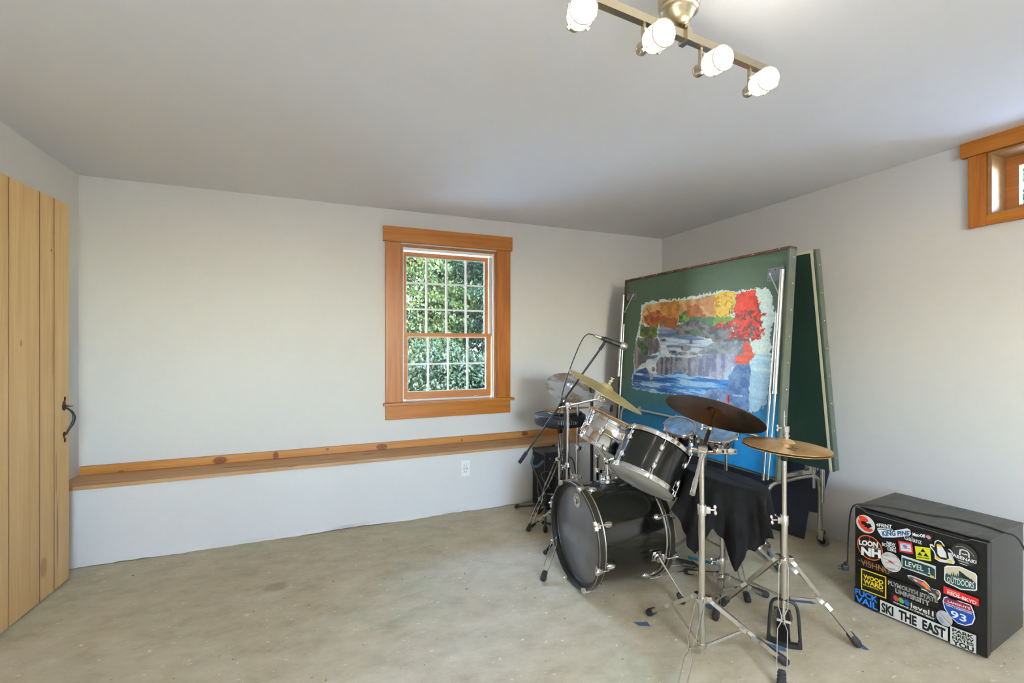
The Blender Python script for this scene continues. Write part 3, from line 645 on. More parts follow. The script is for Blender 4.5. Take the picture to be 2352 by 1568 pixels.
def tennis_table():
    t = thing('table_tennis_table', 'folded green table tennis table on casters with a river landscape painted on its underside', 'table', (2.60, 2.5, 0))
    TH = .046
    # board 1: underside towards the room
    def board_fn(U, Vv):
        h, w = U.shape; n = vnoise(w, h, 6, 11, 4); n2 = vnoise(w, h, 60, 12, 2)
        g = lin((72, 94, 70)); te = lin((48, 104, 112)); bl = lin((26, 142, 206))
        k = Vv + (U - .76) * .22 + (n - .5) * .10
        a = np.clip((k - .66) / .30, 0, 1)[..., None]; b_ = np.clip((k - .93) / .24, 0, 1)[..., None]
        c = g * (1 - a) + te * a; c = c * (1 - b_) + bl * b_  # blue light falling low on the board is put into its colour
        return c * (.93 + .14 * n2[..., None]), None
    f = grid_mesh('tabletop_underside', 0.012, 1.515, .012, LB - .008, 120, 110, board_fn, .0, M['board_blue_light'], t)
    f['label'] = 'green board underside with blue light put into the colour toward its lower edge'
    grid_mesh('painting', .06, 1.50, .05, 1.20, 620, 490, paint_fn, .0012, M['paint'], f)['label'] = 'river landscape with autumn trees on a rough white ground'
    bm = nb(); box(bm, BD(1.152, .925, .004), (.013, .085, .004), (UH, UV_, NB)); obj('tape_strip', bm, colm((214, 30, 34)), f, False, label='small red strip')
    Nn = NB
    S = lambda u, v: BD(u, v)
    def Q(u, v): return tuple(BD(u, v))
    text_mesh('Hall.06', [Q(*px2board(1350, 1302)), Q(*px2board(1462, 1316)), Q(*px2board(1461, 1338)), Q(*px2board(1349, 1328))], colm((205, 222, 226)), f, 'signature', 0.01, .003, NB)
    text_mesh('Gail Cerrn.16', [Q(*px2board(298, 1166)), Q(*px2board(466, 1178)), Q(*px2board(466, 1200)), Q(*px2board(298, 1186))], colm((30, 36, 48)), f, 'signature', 0.0, .003, NB)
    bm = nb(); box(bm, BD(.7625, LB / 2, -TH / 2 - .001), (1.515, LB - .012, TH - .004), (UH, UV_, NB)); obj('tabletop', bm, M['table_dark'], t, False)
    # rims of the front board
    bm = nb(); box(bm, BD(.7625, .007, -TH / 2 + .006), (1.525, .014, TH + .010), (UH, UV_, NB), .001); box(bm, BD(.007, LB / 2, -TH / 2 + .006), (.014, LB, TH + .0095), (UH, UV_, NB), .001)
    obj('board_edging', bm, M['rust'], t, False, label='rusty brown edging with pale screws')
    bm = nb(); box(bm, BD(1.518, LB / 2, -TH / 2 + .006), (.014, LB, TH + .010), (UH, UV_, NB), .001); box(bm, BD(.7625, LB + .002, -TH / 2 + .001), (1.50, .008, TH), (UH, UV_, NB))
    obj('board_edging', bm, M['edge_green'], t, False)
    for k in range(9):
        for p, d in ((BD(.06 + k * .175, .0065, .0115), NB), (BD(.0065, .05 + k * .15, .0115), NB), (BD(1.526, .06 + k * .15, -TH / 2), UH)):
            bm = nb(); cyl(bm, p, p + d * .0012, .0030, 8); obj('screw', bm, M['white'], t)
    # legs folded flat on the underside
    for (u, sgn) in ((1.500, 1), (.022, -1)):
        bm = nb(); cyl(bm, BD(u, .135, .030), BD(u - sgn * .004, .832, .030), .0125, 14); lathe(bm, BD(u - sgn * .004, .825, .030), UV_, [(.0135, 0), (.0145, .004), (.0145, .014), (.012, .016)], 14); lg = obj('leg', bm, M['alu'], t)
        bm = nb()
        if sgn > 0: cyl(bm, BD(1.478, .38, .026), BD(1.452, 1.335, .026), .0075, 12); cyl(bm, BD(1.497, .84, .026), BD(1.480, 1.325, .026), .006, 12)
        else: cyl(bm, BD(.045, .389, .024), BD(.06, 1.287, .024), .0065, 12)
        obj('leg_tube', bm, M['alu'], lg)
    bm = nb(); tube(bm, [BD(.085, 1.26, .022), BD(.09, 1.14, .022), BD(.105, 1.10, .022), BD(.14, 1.088, .022), BD(.65, 1.088, .022), BD(1.30, 1.090, .022), BD(1.40, 1.095, .022), BD(1.445, 1.11, .022), BD(1.452, 1.15, .022), BD(1.452, 1.25, .022)], .0085, 12, 2); obj('leg_crossbar', bm, M['alu'], t)
    for (u0, u1, v0, v1) in ((1.387, 1.497, .110, .189), (.068, .165, .127, .184)):
        bm = nb(); box(bm, BD((u0 + u1) / 2, (v0 + v1) / 2, .003), (u1 - u0, v1 - v0, .004), (UH, UV_, NB), .001); box(bm, BD(u1 if u0 > 1 else u0, (v0 + v1) / 2, .016), (.004, v1 - v0, .03), (UH, UV_, NB), .001)
        br = obj('bracket', bm, M['grey_metal'], t, False)
        for a, b_ in ((u0 + .012, v0 + .014), (u0 + .012, v1 - .014), (u0 + .05, v0 + .014), (u1 - .02, v1 - .014), (u1 - .02, v0 + .014)):
            bm = nb(); p = BD(a, b_, .0052); cyl(bm, p, p + NB * .001, .004, 8); obj('bolt', bm, M['satin_black'], br)
        bm = nb()
        if u0 > 1: tube(bm, [BD(1.409, .146, .012), BD(1.489, .283, .026)], .004, 8); ball(bm, BD(1.409, .146, .010), .008, 10)
        else: tube(bm, [BD(.13, .142, .012), BD(.043, .288, .024)], .004, 8); ball(bm, BD(.13, .142, .010), .008, 10)
        obj('folding_strut', bm, M['alu'], br)
    bm = nb(); box(bm, BD(.985, 1.092, .004), (.05, .05, .006), (UH, UV_, NB), .001); obj('clip', bm, M['alu'], t, False); bm = nb(); box(bm, BD(.30, 1.088, .004), (.04, .05, .006), (UH, UV_, NB), .001); obj('clip', bm, M['alu'], t, False)
    # board 2: playing side faces the room, leaning the other way
    V2 = V((.174, 0, -1.31)).normalized(); N2 = V((-1.31, 0, -.174)).normalized(); O2 = V((2.626, 3.30, 1.844)); L2 = math.hypot(.174, 1.311)
    B2 = lambda u, v, off=0: O2 + UH * u + V2 * v + N2 * off
    bm = nb(); box(bm, B2(.7625, L2 / 2, -.010), (1.524, L2, .018), (UH, V2, N2)); tb = obj('tabletop', bm, M['table_dark'], t, False)
    bm = nb(); box(bm, B2(1.512, L2 / 2, .0005), (.016, L2 - .002, .002), (UH, V2, N2)); box(bm, B2(.7625, .009, .0006), (1.52, .016, .002), (UH, V2, N2)); obj('white_line', bm, colm((206, 200, 170)), tb, False)
    bm = nb(); box(bm, B2(1.515, L2 / 2, -.038), (.018, L2 + .004, .042), (UH, V2, N2), .001); box(bm, B2(.7625, .008, -.038), (1.50, .018, .042), (UH, V2, N2)); box(bm, B2(.7625, L2 - .008, -.038), (1.50, .018, .042), (UH, V2, N2)); obj('board_edging', bm, M['edge_green'], t, False)
    for k in range(8): bm = nb(); p = B2(1.525, .09 + k * .165, -.040); cyl(bm, p, p + UH * .001, .003, 8); obj('screw', bm, M['white'], t)
    bm = nb(); cyl(bm, (2.832, 1.86, .62), (2.832, 1.86, .325), .012, 12); cyl(bm, (2.812, 1.90, .62), (2.812, 1.90, .40), .008, 10); obj('leg', bm, M['steel'], t)
    # carriage: inverted U frames on casters
    for y in (1.955, 3.13):
        bm = nb(); r = .075; x0, x1, zt = 2.455, 2.955, .452
        pts = [(x0, y, .10), (x0, y, zt - .09), (x0 + .012, y, zt - .045), (x0 + .05, y, zt - .012), (x0 + .10, y, zt), (x1 - .10, y, zt + .008), (x1 - .05, y, zt - .004), (x1 - .012, y, zt - .04), (x1, y, zt - .09), (x1, y, .10)]
        tube(bm, pts, .0145, 14, 1); fr = obj('carriage_frame', bm, M['steel'], t)
        bm = nb(); box(bm, (2.745, y - .004, .487), (.29, .022, .024), None, .002); box(bm, (2.86, y, .505), (.06, .03, .05), None, .003); box(bm, (2.56, y, .50), (.04, .03, .09), None, .003); ball(bm, (2.90, y - .016, .50), .010, 8); obj('pivot_bracket', bm, M['steel'], fr, False)
        for x in (x0, x1):
            bm = nb(); 
            for s in (-1, 1): box(bm, (x + s * .013, y - .012, .068), (.003, .030, .060), None, .001)
            box(bm, (x, y - .004, .098), (.030, .034, .006), None, .001); cs = obj('caster', bm, M['steel'], t, False)
            bm = nb(); lathe(bm, (x - .0105, y - .018, .0385), (1, 0, 0), [(.012, 0), (.030, 0), (.0375, .003), (.038, .0105), (.0375, .018), (.030, .021), (.012, .021)], 26); wh = obj('wheel', bm, colm((116, 118, 120), .6), cs); bm = nb(); lathe(bm, (x - .0118, y - .018, .0385), (1, 0, 0), [(.004, -.001), (.009, 0), (.024, .001), (.0245, .0226), (.009, .0236), (.004, .0246)], 24); obj('hub', bm, M['satin_black'], wh)
    bm = nb(); box(bm, (2.705, 2.5, .463), (.04, 1.07, .02), None, .002); obj('carriage_rail', bm, M['steel'], t, False)
tennis_table()

# dark sheet behind the table
bm = nb()
prism(bm, [(0, 0), (.0, .55), (1.085, .575), (1.07, .19), (1.012, .183), (1.02, 0)], .006, (2.745, 3.05, 0.002), V((.19, -.982, 0)), V((.32, .0, .947)))
o_ = obj('dark_sheet', bm, M['board_dark'], None, False)
tag(o_, 'dark blue black sheet with a notched edge leaning behind the folded table', 'panel')

# ------------------------------------------------------------------ drum building kit
def ubasis(n, up=(0, 0, 1)):
    n = V(n).normalized(); a = (V(up) - n * n.dot(V(up))).normalized(); return a, n.cross(a), n
def lug_mesh(c, out, ax, L=.05, w=.026):
    bm = nb(); out = V(out); ax = V(ax); sd = out.cross(ax)
    ball(bm, V(c) + out * .004, .5, 14, (.020, w, L), (out, sd, ax)); return bm
def drum(name, label, cat, top, n, r, L, shell, nl, a0=0, headtop='head_white', headbot='head_white', hoopw=.022, group=None, lugL=.036, beads=False, open_bottom=False, depth2=True):
    n = V(n).normalized(); T = V(top); B = T - n * L; a, b, _ = basis(n)
    t = thing(name, label, cat, tuple(B), group)
    bm = nb(); prof = [(r - .004, 0), (r, 0)]
    if beads:
        for k in (.46, .54): prof += [(r, L * k - .004), (r + .003, L * k), (r, L * k + .004)]
    prof += [(r, L), (r - .004, L), (r - .004, 0)]
    lathe(bm, B, n, prof, 64, False, False); bmesh.ops.remove_doubles(bm, verts=bm.verts, dist=1e-6); obj('shell', bm, M[shell], t)
    bm = nb(); lathe(bm, T, n, [(.0, .0035), (r - .002, .0035), (r + .002, .001), (r + .002, -.001), (0, -.001)], 56, False, False); obj('drum_head', bm, M[headtop], t)
    if not open_bottom:
        bm = nb(); lathe(bm, B, -n, [(.0, .0035), (r - .002, .0035), (r + .002, .001), (r + .002, -.001), (0, -.001)], 56, False, False); obj('drum_head', bm, M[headbot], t)
    for p, s in ((T, 1), (B, -1)):
        if s < 0 and open_bottom: continue
        bm = nb(); lathe(bm, p, n * s, [(r + .004, -hoopw * .55), (r + .010, -hoopw * .55), (r + .0105, -hoopw * .4), (r + .006, -hoopw * .3), (r + .006, hoopw * .15), (r + .006, hoopw * .42), (r + .011, hoopw * .5), (r + .010, hoopw * .6), (r + .003, hoopw * .55), (r + .0035, 0), (r + .004, -hoopw * .55)], 64, False, False)
        obj('hoop', bm, M['chrome'], t)
    for k in range(nl):
        q = a0 + 2 * math.pi * k / nl; out = a * math.cos(q) + b * math.sin(q)
        ends = ((T, -1), (B, 1)) if (depth2 and not open_bottom) else ((T, -1),)
        if L < .17 and not open_bottom:
            lg = obj('lug', lug_mesh((T + B) / 2 + out * r, out, n, L * .40), M['chrome'], t)
            bm = nb(); tube(bm, [T + out * (r + .011) + n * .008, T + out * (r + .011) - n * L * .98], .0028, 8)
            for e in (T + n * .004, B + n * .003): cyl(bm, e + out * (r + .011), e + out * (r + .011) + n * .008, .005, 8)
            obj('tension_rod', bm, M['chrome'], lg)
        else:
            for e, s in ends:
                c = e + n * s * (.055 if L > .17 else L * .4) + out * r
                lg = obj('lug', lug_mesh(c, out, n, lugL), M['chrome'], t)
                bm = nb(); tube(bm, [c + out * .011, e + out * (r + .011) - n * s * .008], .0027, 8); cyl(bm, e + out * (r + .011) - n * s * .004, e + out * (r + .011) - n * s * .014, .0052, 8)
                obj('tension_rod', bm, M['chrome'], lg)
    return t, T, B, n, a, b

# ------------------------------------------------------------------ bass drum
def bass_drum():
    h = R(-2.04); A = V((math.cos(h), math.sin(h), 0)); Sd = V((-A.y, A.x, 0)); Z = V((0, 0, 1))
    r = .2725; C0 = V((1.2271, 2.1271, r + .008)); L = .4525
    t = thing('bass_drum', 'black bass drum lying on its side on the floor with chrome claws and spurs', 'drum', (C0.x + A.x * L / 2, C0.y + A.y * L / 2, 0))
    rs = r - .018
    bm = nb(); lathe(bm, C0 + A * .035, A, [(rs - .006, 0), (rs, 0), (rs, L - .07), (rs - .006, L - .07), (rs - .006, 0)], 96, False, False); bmesh.ops.remove_doubles(bm, verts=bm.verts, dist=1e-6); obj('shell', bm, M['gloss_black'], t)
    for p0, d in ((C0, A), (C0 + A * L, -A)):
        bm = nb(); lathe(bm, p0, d, [(r - .010, 0), (r - .002, 0), (r, .002), (r, .036), (r - .002, .038), (r - .010, .038), (r - .010, 0)], 96, False, False); bmesh.ops.remove_doubles(bm, verts=bm.verts, dist=1e-6)
        hp = obj('hoop', bm, M['hoop_inner'], t)
        bm = nb()
        for x in (.0015, .0335): lathe(bm, p0 + d * x, d, [(r - .002, 0), (r + .0018, .0006), (r + .0018, .0034), (r - .002, .004)], 96, False, False)
        obj('hoop_trim', bm, M['steel'], hp)
        bm = nb(); lathe(bm, p0 + d * .040, d, [(rs - .001, 0), (rs + .010, 0), (rs + .011, .006), (rs + .006, .010), (rs - .001, .010)], 96, False, False); obj('collar_ring', bm, M['steel'], t)
    bm = nb(); lathe(bm, C0 + A * .034, -A, [(0, .0), (rs - .006, .0), (rs + .002, -.004), (rs + .002, -.008)], 96, False, False); hd = obj('front_head', bm, M['head_dark'], t)
    bm = nb(); lathe(bm, C0 + A * (L - .034), A, [(0, .0), (rs - .006, .0), (rs + .002, -.004), (rs + .002, -.008)], 96, False, False); obj('batter_head', bm, M['head_white'], t)
    # inner reinforcement ring seen inside the front hoop
    bm = nb(); lathe(bm, C0 + A * .024, A, [(r - .011, 0), (r - .030, .004), (r - .032, .009), (r - .011, .009)], 96, False, False); obj('inner_ring', bm, M['satin_black'], t)
    # badge on the front head
    bc = C0 + A * .0325 + Z * .172 + Sd * .012
    bm = nb(); lathe(bm, bc, -A, [(.037, 0), (.037, .0008), (0, .0008)], 40, True, False); lb = obj('badge', bm, M['white'], t, False, label='round white badge with monogram')
    bm = nb()
    def bp(x, y): return bc - Sd * x * 1.15 + Z * y * 1.15 - A * .0012
    tube(bm, [bp(.006, .020), bp(-.010, .022), bp(-.018, .012), bp(-.010, .003), bp(.004, .002), bp(.010, -.006), bp(.002, -.016), bp(-.014, -.014)], .0014, 6, 2)
    tube(bm, [bp(-.002, -.020), bp(-.002, .004), bp(.006, .010), bp(.018, .006), bp(.018, -.006), bp(.008, -.010), bp(-.004, -.006)], .0014, 6, 2)
    lathe(bm, bc - A * .0009, -A, [(.0335, 0), (.0335, .0006), (.0325, .0006), (.0325, 0)], 40, False, False)
    obj('monogram', bm, M['satin_black'], lb)
    # claws, tension rods and lugs
    for (p0, d) in ((C0, A), (C0 + A * L, -A)):
        for k in range(8):
            q = R(22.5 + 45 * k - 6); out = Sd * math.cos(q) + Z * math.sin(q); tg = out.cross(A)
            bm = nb(); cpts = [p0 + out * (r - .014) - d * .004, p0 + out * (r + .002) - d * .0065, p0 + out * (r + .006) + d * .004, p0 + out * (r + .006) + d * .020]
            for w_, o2 in ((.046, 0), (.026, .0015)):
                for i in range(3):
                    m_ = (cpts[i] + cpts[i + 1]) / 2; dd = cpts[i + 1] - cpts[i]; ax = dd.normalized(); box(bm, m_ + out * o2, (dd.length + .003, w_ * (1, .9, .6)[i], .003), (ax, tg, ax.cross(tg)), .0008)
            if out.z < -.9: pass
            cl = obj('claw', bm, M['chrome'], t)
            bm = nb(); cyl(bm, p0 + out * (r + .008) - d * .012, p0 + out * (r + .008) + d * .055, .0032, 8); cyl(bm, p0 + out * (r + .008) - d * .014, p0 + out * (r + .008) - d * .004, .0055, 8)
            obj('tension_rod', bm, M['chrome'], cl)
            bm = nb(); c = p0 + d * .078 + out * (rs + .004); ball(bm, c, .5, 14, (.028, .034, .056), (out, tg, d)); cyl(bm, c + out * .011 - d * .028, c + out * .009 + d * .01, .007, 10)
            obj('lug', bm, M['chrome'], t)
    # spurs
    for s in (-1, 1):
        q = R(-14); out = Sd * s * math.cos(q) + Z * math.sin(q); tg = out.cross(A).normalized(); c = C0 + A * .345 + out * rs
        bm = nb(); box(bm, c + out * .004, (.052, .052, .008), (A, tg, out), .003); lathe(bm, c + out * .007, out, [(.024, 0), (.024, .012), (.019, .017), (.019, .026), (.0, .028)], 24, True, False)
        box(bm, c + out * .026 + A * .008, (.022, .030, .018), (A, tg, out), .003); sp = obj('spur_bracket', bm, M['chrome'], t)
        f = V((1.642, 1.752, .004)) if s < 0 else V((1.66, 2.48, .004)); e = c + out * .036
        bm = nb(); cyl(bm, e - (f - e).normalized() * .02, f + Z * .03 - (f - e).normalized() * .02, .0055, 12); spur = obj('spur', bm, M['chrome'], sp)
        bm = nb(); dd = (f - e).normalized(); lathe(bm, f - dd * .044 + Z * .006, dd, [(.009, -.015), (.013, -.010), (.0155, .026), (.012, .036), (.004, .042)], 14); obj('rubber_foot', bm, M['rubber'], sp)
        bm = nb(); wing(bm, c + out * .03 + A * .012, A, Z, .008); obj('wing_screw', bm, M['chrome'], sp)
    # mount plate and post on the top of the shell
    c = C0 + A * .215 + Z * rs
    bm = nb(); box(bm, c + Z * .003, (.06, .07, .008), (A, Sd, Z), .003); lathe(bm, c + Z * .006, Z, [(.025, 0), (.025, .010), (.020, .014), (.020, .034), (.016, .036)], 24); cyl(bm, c, c + Z * .115, .0115, 16)
    mt = obj('tom_mount', bm, M['chrome'], t)
    bm = nb(); wing(bm, c + Z * .026 - A * .018, -A, Z, .010); obj('wing_screw', bm, M['chrome'], mt)
    j = c + Z * .115
    bm = nb(); ball(bm, j, .022, 16); cyl(bm, j, j + V((.05, -.12, .05)), .0095, 14); box(bm, j + V((.05, -.12, .05)), (.03, .03, .04), None, .004); cyl(bm, j, j + V((-.004, .09, .055)), .0095, 14); obj('mount_arm', bm, M['chrome'], mt)
    return t
bass_drum()

tomn = V((.73, .15, 1)).normalized()
t_, T_, B_, n_, a_, b_ = drum('tom_drum', 'black mounted tom drum with chrome hoops tilted above the bass drum', 'drum', (1.60, 1.90, .775), (.73, .15, 1), .166, .208, 'gloss_black', 6, R(18), lugL=.040)
# kick pedal
def kick_pedal():
    t = thing('bass_drum_pedal', 'metal kick pedal on the floor behind the bass drum', 'pedal', (1.82, 2.06, 0))
    A = V((.98, -.12, 0)).normalized(); S_ = V((.12, .98, 0)).normalized(); Z = V((0, 0, 1)); o = V((1.705, 2.075, 0))
    bm = nb(); strip(bm, [o + A * .01 + Z * .09, o + A * .09 + Z * .088, o + A * .16 + Z * .055, o + A * .27 + Z * .022], Z.cross(A), .075, Z, .007); obj('footboard', bm, M['steel'], t, False)
    bm = nb(); 
    for k in range(9): box(bm, o + A * (.10 + k * .016) + Z * (.092 - k * .0078), (.003, .05, .003), (A, S_, Z))
    obj('tread', bm, M['satin_black'], t, False)
    bm = nb(); box(bm, o + A * .275 + Z * .009, (.05, .08, .018), (A, S_, Z), .003); obj('heel_plate', bm, M['steel'], t, False)
    bm = nb()
    for s in (-1, 1): tube(bm, [o + S_ * s * .055 + Z * .002, o + S_ * s * .05 + Z * .20], .007, 10)
    tube(bm, [o + S_ * .062 + Z * .19, o - S_ * .062 + Z * .19], .006, 10); tube(bm, [o + S_ * .045 + A * .0 + Z * .006, o + A * .26 + S_ * .03 + Z * .006], .003, 8); tube(bm, [o - S_ * .045 + Z * .006, o + A * .26 - S_ * .03 + Z * .006], .003, 8)
    obj('pedal_frame', bm, M['steel'], t)
    bm = nb(); tube(bm, [o + Z * .19, o + A * .02 + Z * .31], .004, 8); lathe(bm, o + A * .035 + Z * .32, -A, [(.0, 0), (.018, .002), (.022, .02), (.018, .04), (.0, .042)], 16); obj('beater', bm, M['head_white'], t)
kick_pedal()

# ------------------------------------------------------------------ stands
def ring_pts(c, ax, r, n=24):
    a, b, _ = basis(ax); return [V(c) + (a * math.cos(q) + b * math.sin(q)) * r for q in [2 * math.pi * i / n for i in range(n)]]
def tripod(t, cx, cy, hub, low, feet, pole_r=.0125, mat='steel', wire=True, footL=.05, wide=.017, bar=.015):
    """legs of two flat straps each, braces to a lower collar, rubber feet"""
    Z = V((0, 0, 1)); c = V((cx, cy, 0))
    bm = nb(); lathe(bm, c + Z * (hub - .016), Z, [(pole_r, 0), (pole_r + .006, .002), (pole_r + .006, .028), (pole_r, .032)], 20); lathe(bm, c + Z * (low - .012), Z, [(pole_r, 0), (pole_r + .005, .002), (pole_r + .005, .020), (pole_r, .024)], 20)
    obj('collar', bm, M[mat], t)
    for f in feet:
        F = V((f[0], f[1], .018)); d = V((F.x - cx, F.y - cy, 0)).normalized(); sd = Z.cross(d)
        P0 = c + d * (pole_r + .010) + Z * hub; ax = (F - P0).normalized(); L = (F - P0).length; up = ax.cross(sd); 
        if up.z < 0: up = -up
        offs = [(0, .005), (.06, wide), (.40, wide), (.47, .005), (.52, .005), (.58, wide), (.86, wide), (.95, .004), (1.0, .004)]
        bm = nb()
        for s in (-1, 1): strip(bm, [P0 + ax * L * q + sd * s * w_ for q, w_ in offs], sd, .0026, up, bar)
        lg = obj('leg', bm, M[mat], t, False)
        bm = nb(); lathe(bm, F - ax * footL * .95, ax, [(.011, 0), (.0145, .003), (.0155, footL * .25), (.0135, footL * .28), (.0165, footL * .42), (.014, footL * .46), (.0172, footL * .6), (.0150, footL * .65), (.0178, footL * .8), (.0145, footL * 1.05), (.004, footL * 1.1)], 14)
        obj('rubber_foot', bm, M['rubber'], lg)
        q0 = c + d * (pole_r + .007) + Z * low; q1 = P0 + ax * L * .495
        bm = nb(); strip(bm, [q0, q1], sd, .004, (q1 - q0).normalized().cross(sd), .010); ball(bm, q1, .006, 8); obj('brace', bm, M[mat], lg, False)
        bm = nb(); box(bm, P0, (.026, .024, .020), (d, sd, Z), .003); obj('hinge', bm, M[mat], lg, False)
def pole(t, cx, cy, z0, z1, r, mat='steel', name='pole'):
    bm = nb(); cyl(bm, (cx, cy, z0), (cx, cy, z1), r, 20); return obj(name, bm, M[mat], t)
def clampring(t, cx, cy, z, r, wd, mat='steel', s=.012):
    bm = nb(); lathe(bm, (cx, cy, z - .022), (0, 0, 1), [(r, 0), (r + .004, .002), (r + .004, .040), (r + .001, .044)], 20); w = V(wd).normalized(); box(bm, V((cx, cy, z)) + w * (r + .008), (.020, .018, .026), (w, w.cross(V((0, 0, 1))), (0, 0, 1)), .002)
    cl = obj('clamp', bm, M[mat], t)
    bm = nb(); wing(bm, V((cx, cy, z)) + w * (r + .016), w, (0, .3, 1), s); obj('wing_nut', bm, M[mat], cl)
def tilter(t, p, ax, mat='steel', s=1.0, wd=(-1, -.3, 0)):
    p = V(p); ax = V(ax).normalized(); w = V(wd); w = (w - ax * w.dot(ax)).normalized()
    bm = nb(); lathe(bm, p - w * .016 * s, w, [(.012 * s, 0), (.017 * s, .003), (.017 * s, .028 * s), (.012 * s, .032 * s)], 20); box(bm, p, (.03 * s, .026 * s, .04 * s), (ax, w, ax.cross(w)), .005)
    tl = obj('tilter', bm, M[mat], t)
    bm = nb(); wing(bm, p + w * .018 * s, w, ax.cross(w) + ax * .4, .012 * s); obj('wing_nut', bm, M[mat], tl); return tl

def cymbal(name, label, c, n, r, mat, bell=.16, group=None, dish=.10):
    n = V(n).normalized(); c = V(c); t = thing(name, label, 'cymbal', tuple(c), group); th = .0016
    rb = r * bell; hb = r * .085; hd = r * dish
    prof = [(.0045, hb), (rb * .45, hb * .93), (rb * .8, hb * .55), (rb, hb * .05), (rb * 1.1, -.001)]
    K = 22
    for i in range(1, K + 1):
        q = i / K; x = rb * 1.1 + (r - rb * 1.1) * q; y = -.001 - hd * (q ** 1.35) * 1.0
        prof.append((x, y + (.0003 if i % 2 else -.0003)))
    full = prof + [(a, b_ - th) for a, b_ in reversed(prof)] + [prof[0]]
    off = hd * .0
    bm = nb(); lathe(bm, c + n * (hd * .75), n, full, 112, False, False); bmesh.ops.remove_doubles(bm, verts=bm.verts, dist=1e-6); o = obj('cymbal_plate', bm, M[mat], t)
    return t, n, c + n * (hd * .75), o

# ride cymbal and boom stand nearest the viewer
RC = V((1.7458, 1.6647, .9619)); RN = V((.5194, .1229, 1)).normalized()
t_, n_, c_, plate = cymbal('cymbal', 'large dark bronze cymbal tilted on the front boom stand', RC, RN, .2286, 'cym_dark', .17)
# marker lettering on its underside
a_, b_, _ = basis(RN)
def under(px, py, off=.0):   # underside surface point in the cymbal's own polar frame
    rr = math.hypot(px, py) * 1.0; q = (rr / .2286 - .187) / (1 - .187); y = -.001 - .02286 * max(q, 0) ** 1.35 - .0016 - .0012
    return c_ + a_ * px + b_ * py + RN * y
# rotated lettering near the right rim
text_mesh('SABIAN', [tuple(under(x, y)) for x, y in ((-.0902, -.0648), (-.143, .0766), (-.1806, .0735), (-.1252, -.0793))], M['satin_black'], plate, 'marking', .03)
bm = nb(); lathe(bm, c_ + RN * .012, RN, [(.004, 0), (.014, .001), (.015, .010), (.006, .012), (.006, .03), (.0, .031)], 18); obj('felt_washer', bm, M['satin_black'], t_)

def ride_stand():
    cx, cy = 1.4335, 1.431; t = thing('cymbal_stand', 'chrome boom cymbal stand nearest the viewer with long taped legs', 'cymbal stand', (cx, cy, 0))
    tripod(t, cx, cy, .254, .062, [(1.428, 1.755), (1.717, 1.273), (1.156, 1.264)], .0135, wide=.015, footL=.055)
    pole(t, cx, cy, .03, .60, .0138); pole(t, cx, cy, .60, .86, .0098, name='upper_pole'); clampring(t, cx, cy, .617, .0138, (.9, -.5, 0))
    J = V((1.437, 1.430, .858)); Rb = V((1.29, 1.335, .727)); top = RC - RN * .012
    tilter(t, J, (top - J), wd=(-.92, .38, 0), s=1.15)
    bm = nb(); cyl(bm, J, Rb + (J - Rb) * .32, .0075, 16); cyl(bm, Rb + (J - Rb) * .33, Rb, .0098, 16); e = J + (top - J) * .50; cyl(bm, J, e, .0095, 16); obj('boom_arm', bm, M['steel'], t)
    bm = nb(); cyl(bm, e, top - (top - e) * .12, .0085, 14); obj('boom_tip', bm, metal_dim, t)
    k = e + (top - e) * .18; tilter(t, k, top - e, wd=(-.92, .38, 0), s=.8)
    bm = nb(); cyl(bm, top - (top - e).normalized() * .04, RC + RN * .005, .005, 10); cyl(bm, RC - RN * .008, RC + RN * .075, .004, 10); obj('cymbal_rod', bm, M['steel'], t)
    for q in (.49, .62): bm = nb(); P0 = V((cx, cy, .254)); F = V((1.717, 1.273, .018)); m_ = P0 + (F - P0) * q; d = (F - P0).normalized(); sd = V((0, 0, 1)).cross(d).normalized(); box(bm, m_, (.030, (.0145 if q < .6 else .034), .0165), (d, sd, d.cross(sd))); obj('silver_tape', bm, M['alu'], t, False)
metal_dim = metal('worn_bronze_coloured_steel', (.42, .34, .22, 1), .35)
ride_stand()

# crash cymbal with its boom stand at the left
CC = V((1.4338, 2.1242, 1.041)); CN = V((.4951, -.3314, 1)).normalized()
cymbal('cymbal', 'pale gold cymbal steeply tilted in front of the microphone stand boom', CC, CN, .2286, 'cym', .17)
def crash_stand():
    cx, cy = 1.42, 2.52; t = thing('cymbal_stand', 'chrome boom cymbal stand behind the bass drum holding the gold cymbal', 'cymbal stand', (cx, cy, 0))
    tripod(t, cx, cy, .30, .09, [(1.096, 2.22), (1.346, 2.911), (1.80, 2.40)], .0125, mat='chrome', bar=.010)
    pole(t, cx, cy, .05, .52, .0135, 'chrome'); pole(t, cx, cy, .52, .90, .0095, 'chrome', 'upper_pole'); clampring(t, cx, cy, .525, .0125, (-.9, -.3, 0), 'chrome')
    J = V((cx, cy, .905)); tilter(t, J, (1, -.3, .2), 'chrome', 1.0, (-.3, -.95, 0)); tip = CC - CN * .055
    Rb = J - (tip - J).normalized() * .14
    bm = nb(); cyl(bm, Rb, tip, .0068, 12); obj('boom_arm', bm, M['chrome'], t)
    tilter(t, tip, CN, 'chrome', 1.0, (-.3, -.95, 0)); bm = nb(); cyl(bm, tip, CC + CN * .075, .004, 10); obj('cymbal_rod', bm, M['chrome'], t)
    bm = nb(); ball(bm, CC + CN * .058, .012, 12, (1, 1, .8)); lathe(bm, CC + CN * .040, CN, [(.012, 0), (.013, .008), (.006, .010)], 14); wing(bm, CC + CN * .058, CN, (1, 0, 0), .009); obj('wing_nut', bm, M['chrome'], t)
crash_stand()

